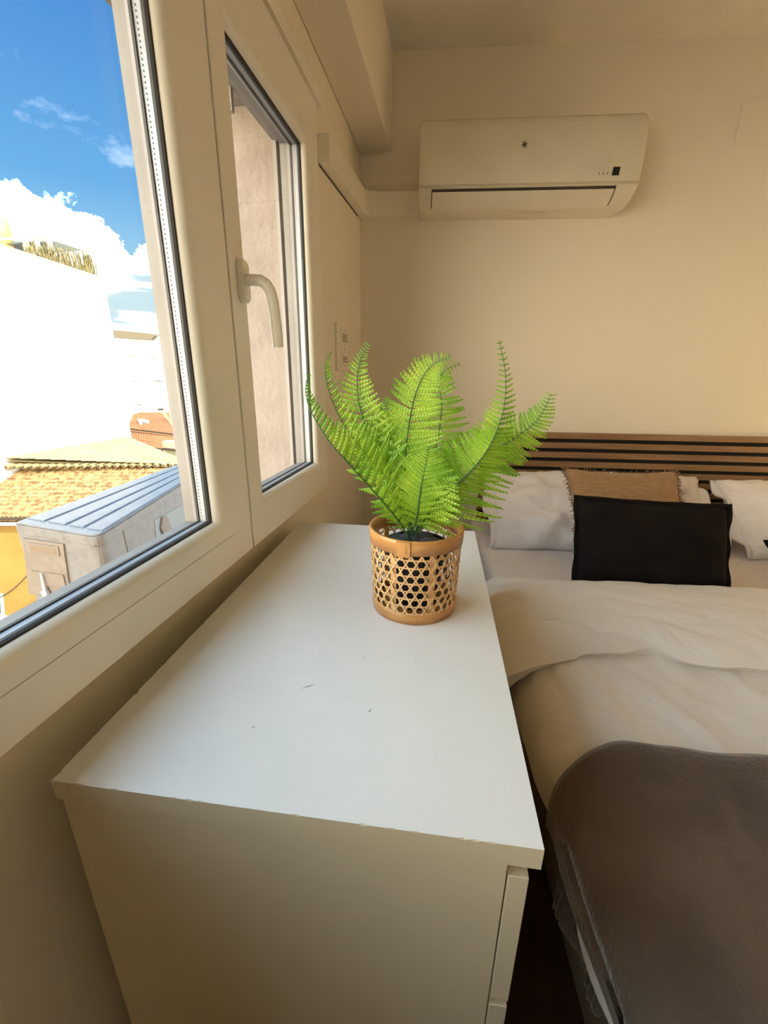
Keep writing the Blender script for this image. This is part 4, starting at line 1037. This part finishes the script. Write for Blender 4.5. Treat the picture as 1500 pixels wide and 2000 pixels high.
bm, a2, n2, t2 = block(322, 634, -41, 352, -39, 5); keep(link_bm('wall', bm, WHT), wb2)
cb_ = tag(empty('cream_building', (-26, 36, GZ)), 'cream building with dark windows, half hidden behind the window frame', 'building')
bm, a3, n3, t3 = block(343, 656, -24.5, 400, -22, 2.5, v1=668); keep(link_bm('wall', bm, mat('cream_render', (.50, .44, .27), .9)), cb_)
def cbp(u, v, d=0.): return plane_hit(u, v, a3, n3) + n3 * d
for q in ([(338, 716), (372, 717), (372, 723), (338, 721)], [(347, 722), (357, 722), (358, 731), (349, 731)], [(342, 744), (354, 744), (358, 771), (346, 771)], [(359, 744), (372, 744), (375, 771), (362, 771)], [(348, 785), (352, 785), (354, 799), (349, 799)], [(356, 785), (361, 785), (363, 799), (358, 799)], [(364, 785), (372, 785), (374, 799), (366, 799)]):
    bm = bmesh.new(); slab(bm, q, .0, .08, cbp, n3); keep(link_bm('window', bm, mat('olive_dark_window', (.10, .09, .05), .5)), cb_)
bm = bmesh.new(); slab(bm, [(334, 688), (372, 690), (372, 714), (337, 716)], .0, 1.0, cbp, n3); keep(link_bm('balcony', bm, WHT), cb_)
# orange roofed house
oh = tag(empty('orange_roofed_house', (-20, 25, GZ)), 'house with orange tiled hip roof beyond the yellow house', 'house')
def poly(bm, P, th=.15):
    vs = [bm.verts.new(p) for p in P]; lo = [bm.verts.new(p - Vector((0, 0, th))) for p in P]; bm.faces.new(vs); bm.faces.new(lo[::-1])
    for i in range(len(P)): j = (i + 1) % len(P); bm.faces.new((lo[i], lo[j], vs[j], vs[i]))
keep(tiled('roof', onx(249, 838, -19.5), onx(352, 851, -16.5), onx(262, 806, -22.5), TILEO, 26, 8, P11=onx(320, 806, -21), amp=.05), oh)
keep(tiled('roof', onx(352, 851, -16.5), onx(392, 838, -16), onx(318, 806, -21), TILEO, 10, 8, P11=onx(392, 802, -19.5), amp=.05), oh)
keep(tiled('lower_roof', onx(258, 870, -17.5), onx(330, 880, -15.2), onx(250, 845, -19.3), TILEO, 20, 5, P11=onx(352, 856, -16.4), amp=.05), oh)
bm = bmesh.new(); tube(bm, [onx(352, 850, -16.4), onx(318, 806, -20.9)], .10, 8); keep(link_bm('hip_ridge', bm, TILEP), oh)
bm = bmesh.new(); tube(bm, [onx(250, 841, -19.4), onx(352, 854, -16.45), onx(392, 841, -15.9)], .07, 6); keep(link_bm('gutter', bm, mat('brown_soffit', (.22, .10, .04), .9)), oh)
bm, _, _, _ = block(252, 843, -19.6, 392, -16.2, 6, v1=848); keep(link_bm('wall', bm, YEL), oh)
bm, _, _, _ = block(236, 792, -22.8, 262, -22.0, 1.0, v1=806); keep(link_bm('side_wall', bm, WHT), oh)
bm = bmesh.new(); P = [onx(u, v, -19.6) for u, v in ((272, 820), (291, 822), (293, 837), (275, 836))]; prism(bm, P, (-.6, .6, 0)); g = keep(link_bm('skylight', bm, WHT), oh)
bm = bmesh.new(); P = [onx(u, v, -19.58) for u, v in ((277, 823), (287, 825), (286, 831), (281, 831))]; prism(bm, P, (.02, -.02, 0)); g2 = link_bm('pane', bm, LINE); g2.parent = g
bm = bmesh.new(); p = onx(344, 826, -18.2); q = onx(344, 792, -18.2); box(bm, p.x - .22, p.x + .22, p.y - .2, p.y + .2, p.z - .6, q.z); keep(link_bm('chimney', bm, WHT), oh)
# ridge rubble and wall ends beside the pale roof
rs = tag(empty('small_gable_wall', (-11, 17, GZ)), 'small pale gable wall with a row of dark tile mouths past the pale roof', 'wall')
bm, a4, n4, t4 = block(318, 872, -13.2, 385, -11.2, .4, v1=856); keep(link_bm('wall', bm, mat('cream_render', (.50, .44, .27), .9)), rs)
def g4(u, v, d=0.): return plane_hit(u, v, a4, n4) + n4 * d
bm = bmesh.new()
for k in range(7):
    p = g4(323 + 4.6 * k, 876 + .5 * k, .02); tube(bm, [p, p + n4 * .08], .05, 8)
keep(link_bm('tile_mouths', bm, DARKT), rs)
